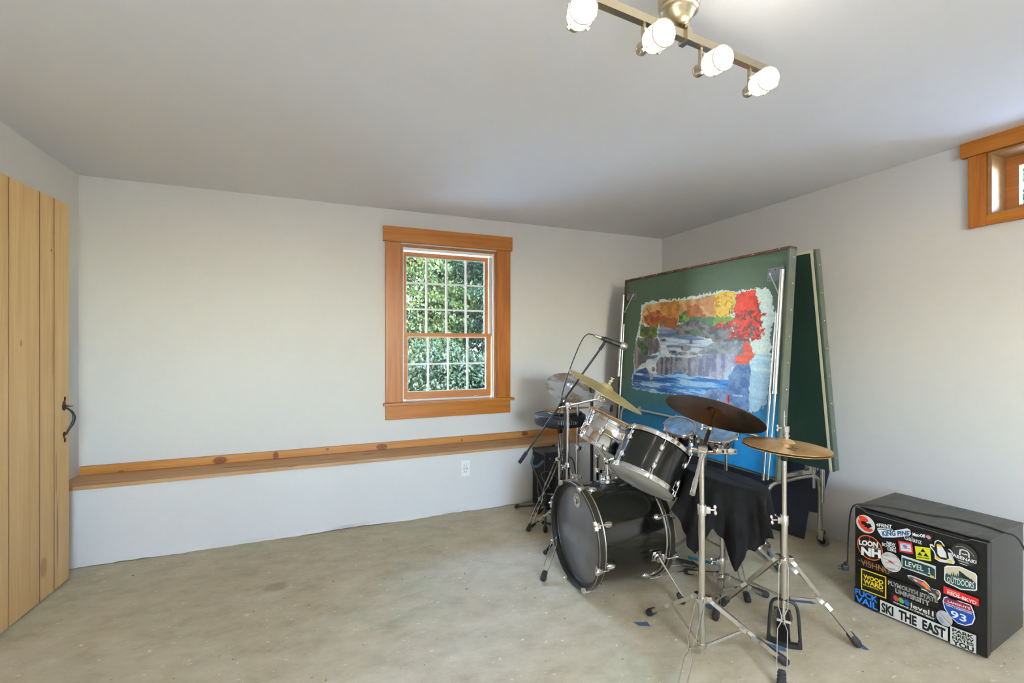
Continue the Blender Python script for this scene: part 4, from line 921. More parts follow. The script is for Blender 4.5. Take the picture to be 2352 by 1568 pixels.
# silver cymbal behind the microphone boom
SC = V((1.6097, 2.8186, .9938)); SN = V((-.0994, -.588, 1)).normalized()
t_, n_, c_, _p = cymbal('cymbal', 'silver grey cymbal behind the microphone boom with its face toward the viewer', SC, SN, .178, 'cym_silver', .15)
def silver_stand():
    cx, cy = 1.655, 2.80; t = thing('cymbal_stand', 'straight chrome cymbal stand behind the silver grey cymbal', 'cymbal stand', (cx, cy, 0))
    tripod(t, cx, cy, .36, .12, [(1.50, 3.12), (1.90, 3.0), (1.62, 2.46)], .011, mat='chrome', bar=.010)
    pole(t, cx, cy, .05, .55, .012, 'chrome'); pole(t, cx, cy, .55, .93, .0085, 'chrome', 'upper_pole'); clampring(t, cx, cy, .56, .012, (.9, -.3, 0), 'chrome', .010)
    tp = V((cx, cy, .93)); tilter(t, tp, SN, 'chrome', .85, (.9, -.3, 0)); bm = nb(); tube(bm, [tp, SC - SN * .03, SC + SN * .045], .0042, 10); obj('cymbal_rod', bm, M['chrome'], t)
    bm = nb(); wing(bm, SC + SN * .024, SN, (1, 0, .2), .009); obj('wing_nut', bm, M['satin_black'], t)
silver_stand()

# ------------------------------------------------------------------ hi-hat
HX, HY, HZ = 1.830, 1.3562, .8658; HN = V((.04, -.0385, 1)).normalized(); HC = V((HX, HY, HZ))
t_, n_, c_, topc = cymbal('hi_hat_cymbal', 'upper warm bronze hi-hat cymbal of the pair at the right', HC, HN, .168, 'cym_hat', .2, None, .09)
th_, _, _, _ = cymbal('hi_hat_cymbal', 'lower bronze hi-hat cymbal facing up under its twin', HC - HN * .013, HN, .168, 'cym_hat', .2, None, .0)
def hat_mark():
    a, b, _ = basis(HN)
    def q(x, y): rr = math.hypot(x, y); qq = (rr / .168 - .22) / .78; return tuple(c_ + a * x + b * y + HN * (-.001 - .01512 * max(qq, 0) ** 1.35 + .0012))
    # angular Z mark near the rim, on the viewer's right
    bm = nb(); C2 = V((.078, -.062)); k = .017
    pts = [(-1.2, .9), (1.0, 1.1), (-.6, -.9), (1.3, -.7), (1.5, -1.1), (-1.3, -1.3), (.2, .7), (-1.3, .55)]
    vs = [bm.verts.new(q(C2.x + x * k * .9, C2.y + y * k)) for x, y in pts]; bm.faces.new(vs); obj('maker_mark', bm, colm((70, 52, 26)), topc, False)
hat_mark()
def hat_stand():
    cx, cy = 1.830, 1.365; Z = V((0, 0, 1)); t = thing('hi_hat_stand', 'chrome hi-hat stand with a black framed foot pedal on the right', 'hi-hat stand', (cx, cy, 0))
    tripod(t, cx, cy, .372, .205, [(2.103, 1.232), (1.805, 1.677), (1.575, 1.185)], .013, wide=.017, footL=.06)
    pole(t, cx, cy, .165, .53, .0145); pole(t, cx, cy, .53, .80, .0105, name='upper_pole'); clampring(t, cx, cy, .54, .0135, (-.92, .38, 0))
    bm = nb(); lathe(bm, (cx, cy, .795), Z, [(.011, 0), (.014, .004), (.014, .022), (.030, .028), (.031, .036), (.020, .040), (.006, .041)], 24); sc_ = obj('seat_cup', bm, M['satin_black'], t)
    bm = nb(); wing(bm, V((cx, cy, .812)) + V((-.012, .005, 0)), V((-.92, .38, 0)), Z, .006); obj('tilt_screw', bm, M['satin_black'], sc_)
    bm = nb(); cyl(bm, (cx, cy, .80), (cx, cy, 1.01), .0032, 10); obj('pull_rod', bm, M['chrome'], t)
    bm = nb(); lathe(bm, HC + HN * .018, Z, [(.008, 0), (.014, .002), (.014, .008), (.009, .010), (.009, .016), (.013, .018), (.013, .024), (.009, .026), (.009, .034), (.012, .036), (.012, .060), (.009, .062)], 18); cl = obj('clutch', bm, M['chrome'], t)
    bm = nb(); wing(bm, (cx - .010, cy + .004, .935), (-.92, .38, 0), Z, .009); obj('wing_nut', bm, M['steel'], cl)
    # upright frame and sloping footboard
    e = V((.62, -.785, 0)).normalized(); f = V((.785, .62, 0)).normalized(); o = V((cx, cy, 0)) - f * .012
    bm = nb(); tube(bm, [o - e * .060 + Z * .012, o - e * .052 + Z * .15, o - e * .046 + Z * .185, o - e * .030 + Z * .200, o + Z * .203, o + e * .030 + Z * .200, o + e * .046 + Z * .185, o + e * .052 + Z * .15, o + e * .060 + Z * .012], .0065, 10, 1)
    pts = [(-.066, .010), (-.03, -.004), (0, -.008), (.03, -.004), (.066, .010), (.066, .026), (.03, .014), (0, .010), (-.03, .014), (-.066, .026)]
    prism(bm, pts, .020, o + Z * .002, e, f); 
    for s in (-1, 1): box(bm, o + e * s * .056 + Z * .026, (.012, .014, .03), (e, f, Z), .002)
    obj('pedal_frame', bm, M['satin_black'], t)
    bm = nb(); b0 = o + f * .03 + Z * .088; b1 = o + f * .25 + Z * .025; d = (b1 - b0).normalized(); up = e.cross(d)
    pts = [(-.026, 0), (-.033, .03), (-.036, .10), (-.034, .17), (-.024, .215), (.024, .215), (.034, .17), (.036, .10), (.033, .03), (.026, 0)]
    prism(bm, pts, .010, b0 - d * .0, e, d); fb = obj('footboard', bm, M['steel'], t, False)
    bm = nb(); nn = e.cross(d)
    for k in range(6):
        y = .02 + k * .034
        for s in (-1, 1): strip(bm, [b0 + d * (y + .016) + nn * .011, b0 + d * y + e * s * .024 + nn * .011], d, .003, nn, .003); strip(bm, [b0 + d * (y + .016) - nn * .001, b0 + d * y + e * s * .024 - nn * .001], d, .003, nn, .003)
    obj('tread', bm, M['satin_black'], fb, False)
    bm = nb(); strip(bm, [o + f * .02 + Z * .006, o + f * .27 + Z * .006], e, .05, Z, .006); box(bm, o + f * .265 + Z * .014, (.07, .04, .018), (e, f, Z), .003); obj('heel_plate', bm, M['satin_black'], t, False)
    bm = nb(); cyl(bm, o + f * .012 + Z * .165, b0 + d * .01, .003, 8); box(bm, o + f * .01 + Z * .125, (.010, .010, .07), (e, f, Z), .002); obj('linkage', bm, M['chrome'], t)
    for F, q in ((V((2.103, 1.232, .018)), .13), (V((2.103, 1.232, .018)), .48)):
        bm = nb(); P0 = V((cx, cy, .372)); m_ = P0 + (F - P0) * q; d2 = (F - P0).normalized(); sd = Z.cross(d2).normalized(); box(bm, m_, (.016, .0378, .0155), (d2, sd, d2.cross(sd))); obj('silver_tape', bm, M['white'], t, False)
hat_stand()

# ------------------------------------------------------------------ chrome snare on its own stand
SNT = V((1.66, 2.345, .812)); SNn = V((.45, -.18, 1)).normalized()
t_, T_, B_, n_, a_, b_ = drum('snare_drum', 'shiny chrome snare drum tilted behind the black tom', 'drum', SNT, SNn, .172, .155, 'chrome', 8, R(12), beads=True)
def snare_stand():
    b = B_ - n_ * .02; cx, cy = 1.555, 2.395; t = thing('drum_stand', 'chrome drum stand under the tilted chrome snare', 'drum stand', (cx, cy, 0))
    pole(t, cx, cy, .03, .50, .0125, 'chrome'); pole(t, cx, cy, .50, .60, .010, 'chrome', 'upper_pole'); clampring(t, cx, cy, .51, .0125, (.95, -.2, .1), 'chrome')
    bm = nb(); ball(bm, (cx, cy, .60), .018, 14); tube(bm, [(cx, cy, .60), tuple(b)], .009, 10)
    for k in range(3):
        q = R(40 + 120 * k); d = a_ * math.cos(q) + b_ * math.sin(q); tube(bm, [b, b + d * .10, b + d * .184 + n_ * .006, b + d * .190 + n_ * .035], .0055, 8)
    obj('basket', bm, M['chrome'], t)
    tripod(t, cx, cy, .22, .07, [(1.50, 2.67), (1.83, 2.30), (1.42, 2.43 - .01)], .0125, mat='chrome', footL=.04, bar=.010)
snare_stand()
def stick(label, p0, p1, mat, r=.0072, group=None):
    p0 = V(p0); p1 = V(p1); d = p1 - p0; L = d.length
    bm = nb(); lathe(bm, p0, d, [(.002, 0), (r * .85, .003), (r, .010), (r, L * .78), (r * .62, L * .955), (r * .5, L * .965), (r * .78, L * .978), (r * .7, L * .992), (.001, L)], 14)
    o = obj('drumstick', bm, M[mat]); return tag(o, label, 'drumstick', group)
dd = (a_ * 0 + V((1.62, 2.19, 0)) - V((1.62, 2.19, 0)))
def on_top(x, y, off): 
    z = (n_.dot(T_) - n_.x * x - n_.y * y) / n_.z + off; return V((x, y, z))
stick('tan drumstick lying across the rim of the chrome snare', on_top(1.465, 2.33, .026), on_top(1.80, 2.19, .026), 'hickory', .0075)

# cowbell on a rod above the chrome snare
cb = thing('cowbell', 'small black and chrome cowbell between the gold cymbal and chrome snare', 'cowbell', (1.69, 2.49, .80))
bm = nb()
fw = V((.62, -.78, -.08)).normalized(); sd = V((.78, .62, 0)).normalized(); up = fw.cross(sd); up = up if up.z > 0 else -up; c = V((1.66, 2.52, .885))
def cbring(c, w_, h_): return [bm.verts.new(c + sd * x * w_ + up * y * h_) for x, y in ((-1, -.7), (-.7, -1), (.7, -1), (1, -.7), (1, .7), (.7, 1), (-.7, 1), (-1, .7))]
r0 = cbring(c - fw * .03, .024, .011); r1 = cbring(c + fw * .075, .038, .023); r2 = cbring(c + fw * .075, .036, .021); r3 = cbring(c - fw * .026, .022, .009)
bridge(bm, r0, r1); bridge(bm, r1, r2); bridge(bm, r2, r3); bm.faces.new(r0); bm.faces.new(r3); obj('bell', bm, M['chrome'], cb, False)
bm = nb(); q1 = cbring(c + fw * .074, .0355, .0205); q0 = cbring(c - fw * .02, .021, .008); bridge(bm, q1, q0); bm.faces.new(q0); obj('bell_inside', bm, M['satin_black'], cb, False)
bm = nb(); tube(bm, [c - fw * .01 + up * .012, c - fw * .01 - up * .02, V((1.645, 2.53, .77)), V((1.60, 2.47, .70))], .005, 8); box(bm, c - fw * .012 + up * .013, (.04, .02, .008), (fw, sd, up), .002); obj('mount_rod', bm, M['chrome'], cb)

# ------------------------------------------------------------------ black pole stand, throne, microphone stand
def black_pole():
    cx, cy = 1.735, 2.74; t = thing('pole_stand', 'upright black pole stand behind the chrome snare', 'stand', (cx, cy, 0))
    pole(t, cx, cy, .03, .98, .0115, 'satin_black'); bm = nb(); lathe(bm, (cx, cy, .0), (0, 0, 1), [(.12, .0), (.125, .006), (.12, .018), (.03, .026), (.016, .05)], 40); obj('round_base', bm, M['satin_black'], t)
    bm = nb(); lathe(bm, (cx, cy, .95), (0, 0, 1), [(.013, 0), (.017, .004), (.017, .04), (.010, .046)], 16); obj('top_collar', bm, M['satin_black'], t)
black_pole()
def throne():
    cx, cy, z = 1.585, 2.93, .705; Z = V((0, 0, 1)); t = thing('drum_throne', 'round dark blue black vinyl drum throne behind the stands near the ledge', 'stool', (cx, cy, 0))
    bm = nb(); r = .185; lathe(bm, (cx, cy, z), Z, [(.0, 0), (r - .03, 0), (r - .010, .008), (r, .028), (r, .060), (r - .006, .074), (r - .020, .080), (.0, .084)], 64, False, False); st = obj('seat', bm, M['vinyl_navy'], t)
    bm = nb(); lathe(bm, (cx, cy, z + .074), Z, [(r - .003, 0), (r + .001, .003), (r - .003, .006)], 64, False, False); obj('piping', bm, M['satin_black'], st)
    az = math.atan2(0 - cy, 0 - cx) + .34   # lettering faces the room's middle
    cu = [(k, az + (k - 3.5) * .105) for k in range(8)]
    for ch, (k, q) in zip('Gibraltar'[0:9], [(k, az + (k - 4.0) * .092) for k in range(9)]):
        w_ = .0062; tx = V((-math.sin(q), math.cos(q), 0)); out = V((math.cos(q), math.sin(q), 0)); p = V((cx, cy, z + .046)) + out * (r + .0012)
        hgt = {'G': .030, 'i': .028, 'b': .030, 'r': .020, 'a': .020, 'l': .030, 't': .027}[ch]; ww = {'i': .0022, 'l': .0022, 'r': .0050, 't': .0052}.get(ch, .0072)
        bt = p - Z * .014
        text_mesh(ch, [tuple(bt - tx * ww + Z * hgt), tuple(bt + tx * ww + Z * hgt), tuple(bt + tx * ww), tuple(bt - tx * ww)], M['white'], st, 'lettering', .012)
    bm = nb(); box(bm, (cx, cy, z - .008), (.16, .05, .014), None, .003); box(bm, (cx, cy, z - .008), (.05, .16, .013), None, .003); lathe(bm, (cx, cy, z - .06), Z, [(.016, 0), (.018, .003), (.018, .05), (.014, .055)], 18); wing(bm, (cx, cy - .018, z - .03), (0, -1, 0), Z, .010); obj('seat_bracket', bm, M['satin_black'], t)
    pole(t, cx, cy, .10, .64, .0125, 'chrome'); clampring(t, cx, cy, .52, .0125, (.9, -.3, 0), 'chrome', .009)
    tripod(t, cx, cy, .46, .20, [(1.29, 2.84), (1.80, 3.16), (1.74, 2.62)], .0125, mat='chrome', footL=.045, wide=.016, bar=.010)
    return cx, cy, z + .084
thx, thy, thz = throne()
pd = thing('practice_pad', 'wooden practice pad with black rim lying on the drum throne', 'practice pad', (thx + .035, thy, thz))
bm = nb(); lathe(bm, (thx + .035, thy - .01, thz), (0, 0, 1), [(.125, 0), (.128, .004), (.122, .014), (0, .016)], 48); obj('pad_base', bm, M['satin_black'], pd)
bm = nb(); lathe(bm, (thx + .035, thy - .01, thz + .016), (0, 0, 1), [(.108, 0), (.110, .004), (.104, .012), (0, .013)], 48); obj('playing_surface', bm, colm((190, 172, 140), .6), pd)
stick('tan drumstick lying on the practice pad on the throne', (thx - .14, thy - .06, thz + .0385), (thx + .22, thy - .04, thz + .0385), 'hickory', .0078)

def mic_stand():
    J = V((1.472, 2.655, .921)); cx, cy = 1.478, 2.665; Z = V((0, 0, 1)); t = thing('microphone_stand', 'black boom microphone stand leaning its long arm over the drum set', 'microphone stand', (cx, cy, 0))
    pole(t, cx, cy, .04, .55, .0115, 'satin_black'); pole(t, cx, cy, .55, .90, .0085, 'satin_black', 'upper_pole'); bm = nb(); lathe(bm, (cx, cy, .50), Z, [(.012, 0), (.016, .004), (.016, .06), (.010, .066)], 16); obj('clutch', bm, M['satin_black'], t)
    top = V((1.66, 2.474, 1.300)); bot = V((1.208, 2.801, .500)); d = (top - bot).normalized()
    Jn = bot + d * (J - bot).dot(d)
    bm = nb(); cyl(bm, bot + d * .02, top - d * .02, .0068, 12); cyl(bm, bot, bot + d * .085, .0125, 14); cyl(bm, Jn - d * .035, Jn - d * .20, .0085, 12); ball(bm, Jn - d * .035, .014, 12); obj('boom_arm', bm, M['satin_black'], t)
    bm = nb(); sdv = V((-.4, -.9, 0)).normalized(); lathe(bm, Jn - sdv * -.0, sdv, [(.020, -.016), (.022, -.012), (.022, .012), (.020, .016), (.005, .017)], 20); box(bm, (Jn + V((cx, cy, .905))) / 2, (.022, .022, .05), None, .003); obj('boom_joint', bm, M['satin_black'], t)
    bm = nb(); cyl(bm, Jn + sdv * .016, Jn + sdv * .021, .006, 12); obj('bolt', bm, M['chrome'], t)
    bm = nb(); cl = top; tube(bm, [top - d * .05, top - d * .01, V((1.662, 2.466, 1.322))], [.011, .0095, .008], 12); obj('clip_knuckle', bm, M['satin_black'], t)
    bm = nb()
    for a in (95, 215, 335):
        q = R(a); tube(bm, [(cx, cy, .07), (cx + .27 * math.cos(q), cy + .27 * math.sin(q), .016)], .0075, 10); ball(bm, (cx + .27 * math.cos(q), cy + .27 * math.sin(q), .014), .014, 10)
    lathe(bm, (cx, cy, .03), Z, [(.014, 0), (.024, .01), (.024, .06), (.013, .07)], 16); obj('tripod_base', bm, M['satin_black'], t)
    return d
md = mic_stand()
def microphone():
    tip = V((1.758, 2.413, 1.283)); tail = V((1.590, 2.480, 1.350)); d = (tip - tail).normalized(); L = (tip - tail).length
    t = thing('microphone', 'dark handheld microphone with silver grille clipped on the boom', 'microphone', tuple((tip + tail) / 2))
    bm = nb(); lathe(bm, tail, d, [(.008, 0), (.010, .004), (.0105, .045)], 16); obj('connector', bm, M['steel'], t)
    bm = nb(); lathe(bm, tail, d, [(.011, .045), (.012, .05), (.014, .10), (.0165, L - .035), (.019, L - .022), (.019, L - .018)], 20); obj('body', bm, M['satin_black'], t)
    bm = nb(); lathe(bm, tail, d, [(.019, L - .018), (.0245, L - .010), (.0255, L), (.0265, L + .002), (.0265, L + .006), (.0255, L + .008), (.0235, L + .018), (.017, L + .028), (.0, L + .031)], 24); obj('grille', bm, M['alu'], t)
    bm = nb(); lathe(bm, tail, d, [(.0145, .065), (.0165, .067), (.0165, .115), (.0155, .118)], 16, False, False); obj('clip', bm, M['satin_black'], t)
    bm = nb(); pts = [tail + d * .004, tail - d * .02, tail - d * .045 + V((0, 0, -.005)), tail - d * .07 + V((-.01, 0, -.04)), (1.485, 2.545, 1.22), (1.455, 2.58, 1.10), (1.430, 2.61, .98), (1.425, 2.635, .87), (1.45, 2.69, .80), (1.452, 2.70, .62), (1.50, 2.72, .42), (1.46, 2.76, .20), (1.55, 2.86, .012), (1.75, 2.95, .006), (1.85, 3.1, .006)]
    tube(bm, pts, .0032, 8, 2); obj('cable', bm, M['rubber'], t)
microphone()

# ------------------------------------------------------------------ instrument cradle stand and loudspeaker
def cradle():
    hub = V((1.515, 3.031, .135)); Z = V((0, 0, 1)); t = thing('instrument_stand', 'black folding instrument stand with a bent cradle arm in front of the speaker', 'stand', (hub.x, hub.y, 0))
    bm = nb(); ball(bm, hub, .5, 18, (.072, .072, .105)); obj('hub', bm, M['satin_black'], t)
    bm = nb(); top = V((1.455, 3.125, .375)); cyl(bm, hub + Z * .03, top, .0095, 12); obj('back_post', bm, M['satin_black'], t)
    bm = nb(); tube(bm, [(1.462, 3.118, .452), (1.450, 3.128, .40), (1.452, 3.125, .380), (1.466, 3.11, .368), (1.485, 3.09, .374), (1.515, 3.053, .42)], .0105, 12, 2); obj('cradle', bm, colm((50, 78, 96), .35), t)
    for f in ((1.395, 3.30, .014), (1.402, 2.80, .014), (1.62, 3.20, .014)):
        F = V(f); bm = nb(); cyl(bm, hub - Z * .03, F, .0095, 12, .0085); lg = obj('leg', bm, colm((44, 66, 84), .4) if f[1] < 2.9 else M['satin_black'], t)
        bm = nb(); d = (F - hub).normalized(); lathe(bm, F - d * .035, d, [(.011, 0), (.014, .006), (.0155, .03), (.012, .042), (.004, .046)], 14); obj('rubber_foot', bm, M['rubber'], lg)
cradle()
def speaker():
    t = thing('speaker_cabinet', 'black vinyl speaker cabinet standing under the ledge against the back wall', 'speaker', (1.68, 3.25, 0))
    e = V((1, .06, 0)).normalized(); f = V((-.06, 1, 0)).normalized(); c = V((1.672, 3.262, .228))
    bm = nb(); box(bm, c, (.205, .205, .448), (e, f, (0, 0, 1)), .012); obj('cabinet', bm, M['tolex'], t)
    bm = nb(); box(bm, c - e * .1035, (.004, .17, .40), (e, f, (0, 0, 1)), .002); gr = obj('grille', bm, M['grille'], t, False)
    bm = nb(); box(bm, c - e * .107 - V((0, 0, .155)) - f * .03, (.003, .060, .022), (e, f, (0, 0, 1)), .001); obj('name_plate', bm, M['alu'], gr, False)
    for k in (-1, 1): bm = nb(); p = c - f * .103 + e * k * .06 + V((0, 0, .175)); cyl(bm, p, p - f * .003, .006, 12); obj('screw', bm, M['steel'], t)
    for sx in (-1, 1):
        for sy in (-1, 1): bm = nb(); ball(bm, c + e * sx * .093 + f * sy * .093 + V((0, 0, .216)), .016, 10); obj('corner_cap', bm, M['satin_black'], t)
    bm = nb(); tube(bm, [c + e * .10 - f * .06 + V((0, 0, .10)), (1.84, 3.17, .26), (1.90, 3.12, .10), (1.85, 3.05, .012), (1.78, 2.95, .006), (1.70, 3.0, .006)], .004, 8, 2); obj('cable', bm, M['rubber'], t)
speaker()
bm = nb(); tube(bm, [(1.56, 3.03, .21), (1.50, 3.09, .30), (1.545, 3.10, .335), (1.62, 3.10, .30), (1.69, 3.04, .23), (1.70, 2.99, .13), (1.66, 2.98, .05), (1.58, 2.95, .02), (1.50, 2.97, .08), (1.45, 3.02, .18), (1.47, 3.07, .27)], .0028, 8, 2)
tag(obj('cable', bm, colm((88, 88, 90))), 'thin grey cable looped in front of the black speaker', 'cable')
bm = nb(); tube(bm, [(1.93, 3.30, .005), (1.86, 3.30, .10), (1.80, 3.28, .34), (1.825, 3.24, .385), (1.87, 3.22, .36), (1.88, 3.2, .2), (1.86, 3.12, .04), (1.80, 3.05, .005)], .004, 8, 2)
tag(obj('cable', bm, M['rubber']), 'thick black cable looping up beside the speaker and cymbal stands', 'cable')

# ------------------------------------------------------------------ snare under the black cloth
KC = V((1.904, 1.745, .600)); KN = V((.19, -.078, 1)).normalized()
t_, T2, B2_, n2_, a2_, b2_ = drum('snare_drum', 'chrome snare drum hidden under the draped black cloth', 'drum', KC, KN, .176, .135, 'chrome', 8, R(10), hoopw=.018)
bm = nb(); p = V((2.075, 1.640, .47)); box(bm, p, (.022, .03, .06), None, .003); box(bm, p + V((.008, -.012, -.028)), (.05, .02, .008), ((1, -.6, -.3), (.6, 1, 0), (.3, 0, 1)), .002); tube(bm, [p + V((0, 0, -.02)), p + V((-.04, -.03, -.05))], .004, 8); obj('strainer', bm, M['chrome'], t_)
def snare2_stand():
    cx, cy = 1.887, 1.75; Z = V((0, 0, 1)); t = thing('drum_stand', 'low chrome tripod stand under the cloth covered snare', 'drum stand', (cx, cy, 0))
    tripod(t, cx, cy, .105, .035, [(1.883, 1.995), (2.085, 1.650), (1.690, 1.605)], .013, footL=.06, wide=.014)
    pole(t, cx, cy, .018, .20, .014); pole(t, cx, cy, .2, .40, .010, name='upper_pole'); clampring(t, cx, cy, .180, .0125, (-.9, .35, 0))
    b = B2_ - n2_ * .022; bm = nb(); ball(bm, (cx, cy, .40), .016, 12); tube(bm, [(cx, cy, .40), tuple(b)], .008, 10)
    for k in range(3):
        q = R(20 + 120 * k); d = a2_ * math.cos(q) + b2_ * math.sin(q); tube(bm, [b, b + d * .10, b + d * .184 + n2_ * .006, b + d * .190 + n2_ * .03], .005, 8)
    obj('basket', bm, M['steel'], t)
snare2_stand()
def cloth():
    key = [(168, .20), (182, .30), (198, .34), (210, .215), (222, .27), (229, .355), (240, .28), (262, .22), (288, .16), (306, .11), (322, .055), (338, .085), (350, .22), (358, .31), (8, .31), (28, .18), (60, .16), (92, .27), (125, .17), (155, .16)]
    key = sorted(key); A = np.array([k[0] for k in key]); D = np.array([k[1] for k in key])
    A3 = np.concatenate([A - 360, A, A + 360]); D3 = np.tile(D, 3)
    ns = 260; nr = 14; R0 = .1955; bm = nb(); rings = []
    a, b = V((1, 0, 0)), V((0, 1, 0)); a = (a - KN * a.dot(KN)).normalized(); b = KN.cross(a)
    c0 = KC + KN * .0165
    for i in range(nr + 1):   # flat top
        rr = R0 * i / nr; row = []
        for k in range(ns):
            q = 2 * math.pi * k / ns; x, y = math.cos(q), math.sin(q)
            w = .0010 * math.sin(x * rr * 330 + 3 * math.sin(y * rr * 40)) if i < nr else 0
            row.append(bm.verts.new(c0 + a * x * rr + b * y * rr + KN * (w - (.003 if i == nr else 0))))
        rings.append(row)
    for j in range(1, 23):
        s = j / 22; row = []
        for k in range(ns):
            q = 2 * math.pi * k / ns; deg = math.degrees(q); dr = float(np.interp(deg, A3, D3)) + .008 * math.sin(q * 13 + 1) + .004 * math.sin(q * 29)
            f = (math.sin(q * 11 + .6) * .55 + math.sin(q * 17 + 2.1) * .40 + math.sin(q * 5 + 4) * .3 + math.sin(q * 31 + 5 * s) * .14 + math.sin(q * 23 - 3 * s + 1) * .16)
            h = dr * s; amp = .040 * min(1, h / .22) ** 1.1
            out = R0 + .006 * min(1, s * 5) + h * (.12 + .22 * max(0, math.cos(q - R(185)))) + amp * f
            d = a * math.cos(q) + b * math.sin(q); base = c0 + d * out
            row.append(bm.verts.new(V((base.x, base.y, base.z - .004 - h))))
        rings.append(row)
    for r0_, r1_ in zip(rings[1:], rings[2:]): bridge(bm, r0_, r1_)
    cen = bm.verts.new(c0)
    for k in range(ns): bm.faces.new((cen, rings[1][k], rings[1][(k + 1) % ns]))
    for v in rings[0]: bm.verts.remove(v)
    o = obj('draped_cloth', bm, M['cloth']); md_ = o.modifiers.new('thick', 'SOLIDIFY'); md_.thickness = .0022; md_.offset = 1
    for p in o.data.polygons: p.use_smooth = True
    tag(o, 'black cloth draped in folds over the snare drum in the middle', 'cloth')
cloth()

# ------------------------------------------------------------------ pair of small chrome timbales on a stand
TN = (-.34, -.433, 1)
g1 = drum('mini_timbale', 'smaller of two chrome timbales, left one with a blue mottled head', 'drum', (1.864, 2.022, .827), TN, .076, .085, 'chrome', 5, R(30), 'head_blue', hoopw=.014, lugL=.014, open_bottom=True, depth2=False, group=None)
g2 = drum('mini_timbale', 'larger chrome timbale on the right partly behind the dark cymbal', 'drum', (2.053, 1.962, .815), TN, .120, .085, 'chrome', 6, R(40), 'head_blue', hoopw=.014, lugL=.014, open_bottom=True, depth2=False, group=None)
def timbale_stand():
    cx, cy = 2.13, 1.945; Z = V((0, 0, 1)); t = thing('drum_stand', 'chrome tripod stand carrying the two small timbales behind the cloth', 'drum stand', (cx, cy, 0))
    tripod(t, cx, cy, .30, .12, [(1.98, 2.24), (2.385, 1.80), (1.949, 1.646)], .011, footL=.045, wide=.014)
    pole(t, cx, cy, .06, .45, .0105); pole(t, cx, cy, .45, .70, .008, name='upper_pole')
    bm = nb(); n = V(TN).normalized(); p1 = V((1.864, 2.022, .827)) - n * .05; p2 = V((2.053, 1.962, .815)) - n * .055
    m_ = V((1.985, 2.03, .74)); tube(bm, [(cx, cy, .70), (cx - .05, cy + .03, .715), tuple(m_), tuple((m_ + p1) / 2 + V((0, .01, -.01))), tuple(p1 + V((.055, .02, 0)))], .006, 10, 1); ball(bm, m_, .014, 10); tube(bm, [tuple(m_), tuple(p2 + V((-.07, .05, 0)))], .006, 8); obj('mount_bar', bm, M['chrome'], t)
    bm = nb(); cyl(bm, (2.075, 2.045, .70), (2.075, 2.045, .36), .0062, 12); tube(bm, [(2.075, 2.045, .69), tuple(m_)], .005, 8); tube(bm, [(2.075, 2.045, .37), (cx, cy, .34)], .005, 8); obj('second_post', bm, M['chrome'], t)
timbale_stand()
jb = thing('jingle_bar', 'short chrome bar with jingle pairs below the larger timbale', 'tambourine', (2.03, 1.868, .705))
e = V((.925, -.381, 0)); bm = nb()
for s in (-1, 1):
    for z_ in (-.010, .010): box(bm, V((2.035, 1.868, .705 + z_)) + V((.381, .925, 0)) * s * .009, (.118, .0025, .004), (e, (.381, .925, 0), (0, 0, 1)), .0008)
for x_ in (-.002,): box(bm, V((2.035, 1.868, .705)) + e * x_, (.010, .020, .020), (e, (.381, .925, 0), (0, 0, 1)))
for s in (-1, 1): box(bm, V((2.035, 1.868, .705)) + e * s * .0615, (.002, .022, .024), (e, (.381, .925, 0), (0, 0, 1)))
obj('frame', bm, M['chrome'], jb, False)
bm = nb()
for x in (-.034, .034):
    for s in (-1, 1): lathe(bm, V((2.035, 1.868, .705)) + e * x + V((.381, .925, 0)) * (s * .0035 - .0008), (.381, .925, 0), [(.002, 0), (.009, .0002), (.017, .0012), (.017, .0018), (.009, .0012)], 18)
obj('jingle', bm, M['steel'], jb)
bm = nb(); tube(bm, [(1.975, 1.893, .705), (1.94, 1.915, .700), (1.975, 1.99, .715), (2.075, 2.045, .68)], .004, 8); obj('mount_rod', bm, M['chrome'], jb)
stick('rosy brown drumstick leaning from the black tom rim, nearer of the pair', (1.979, 1.872, .694), (1.700, 1.965, .742), 'hickory2', .0072)
stick('rosy brown drumstick leaning from the black tom rim, farther of the pair', (2.002, 1.895, .694), (1.70, 1.985, .742), 'hickory2', .0072)

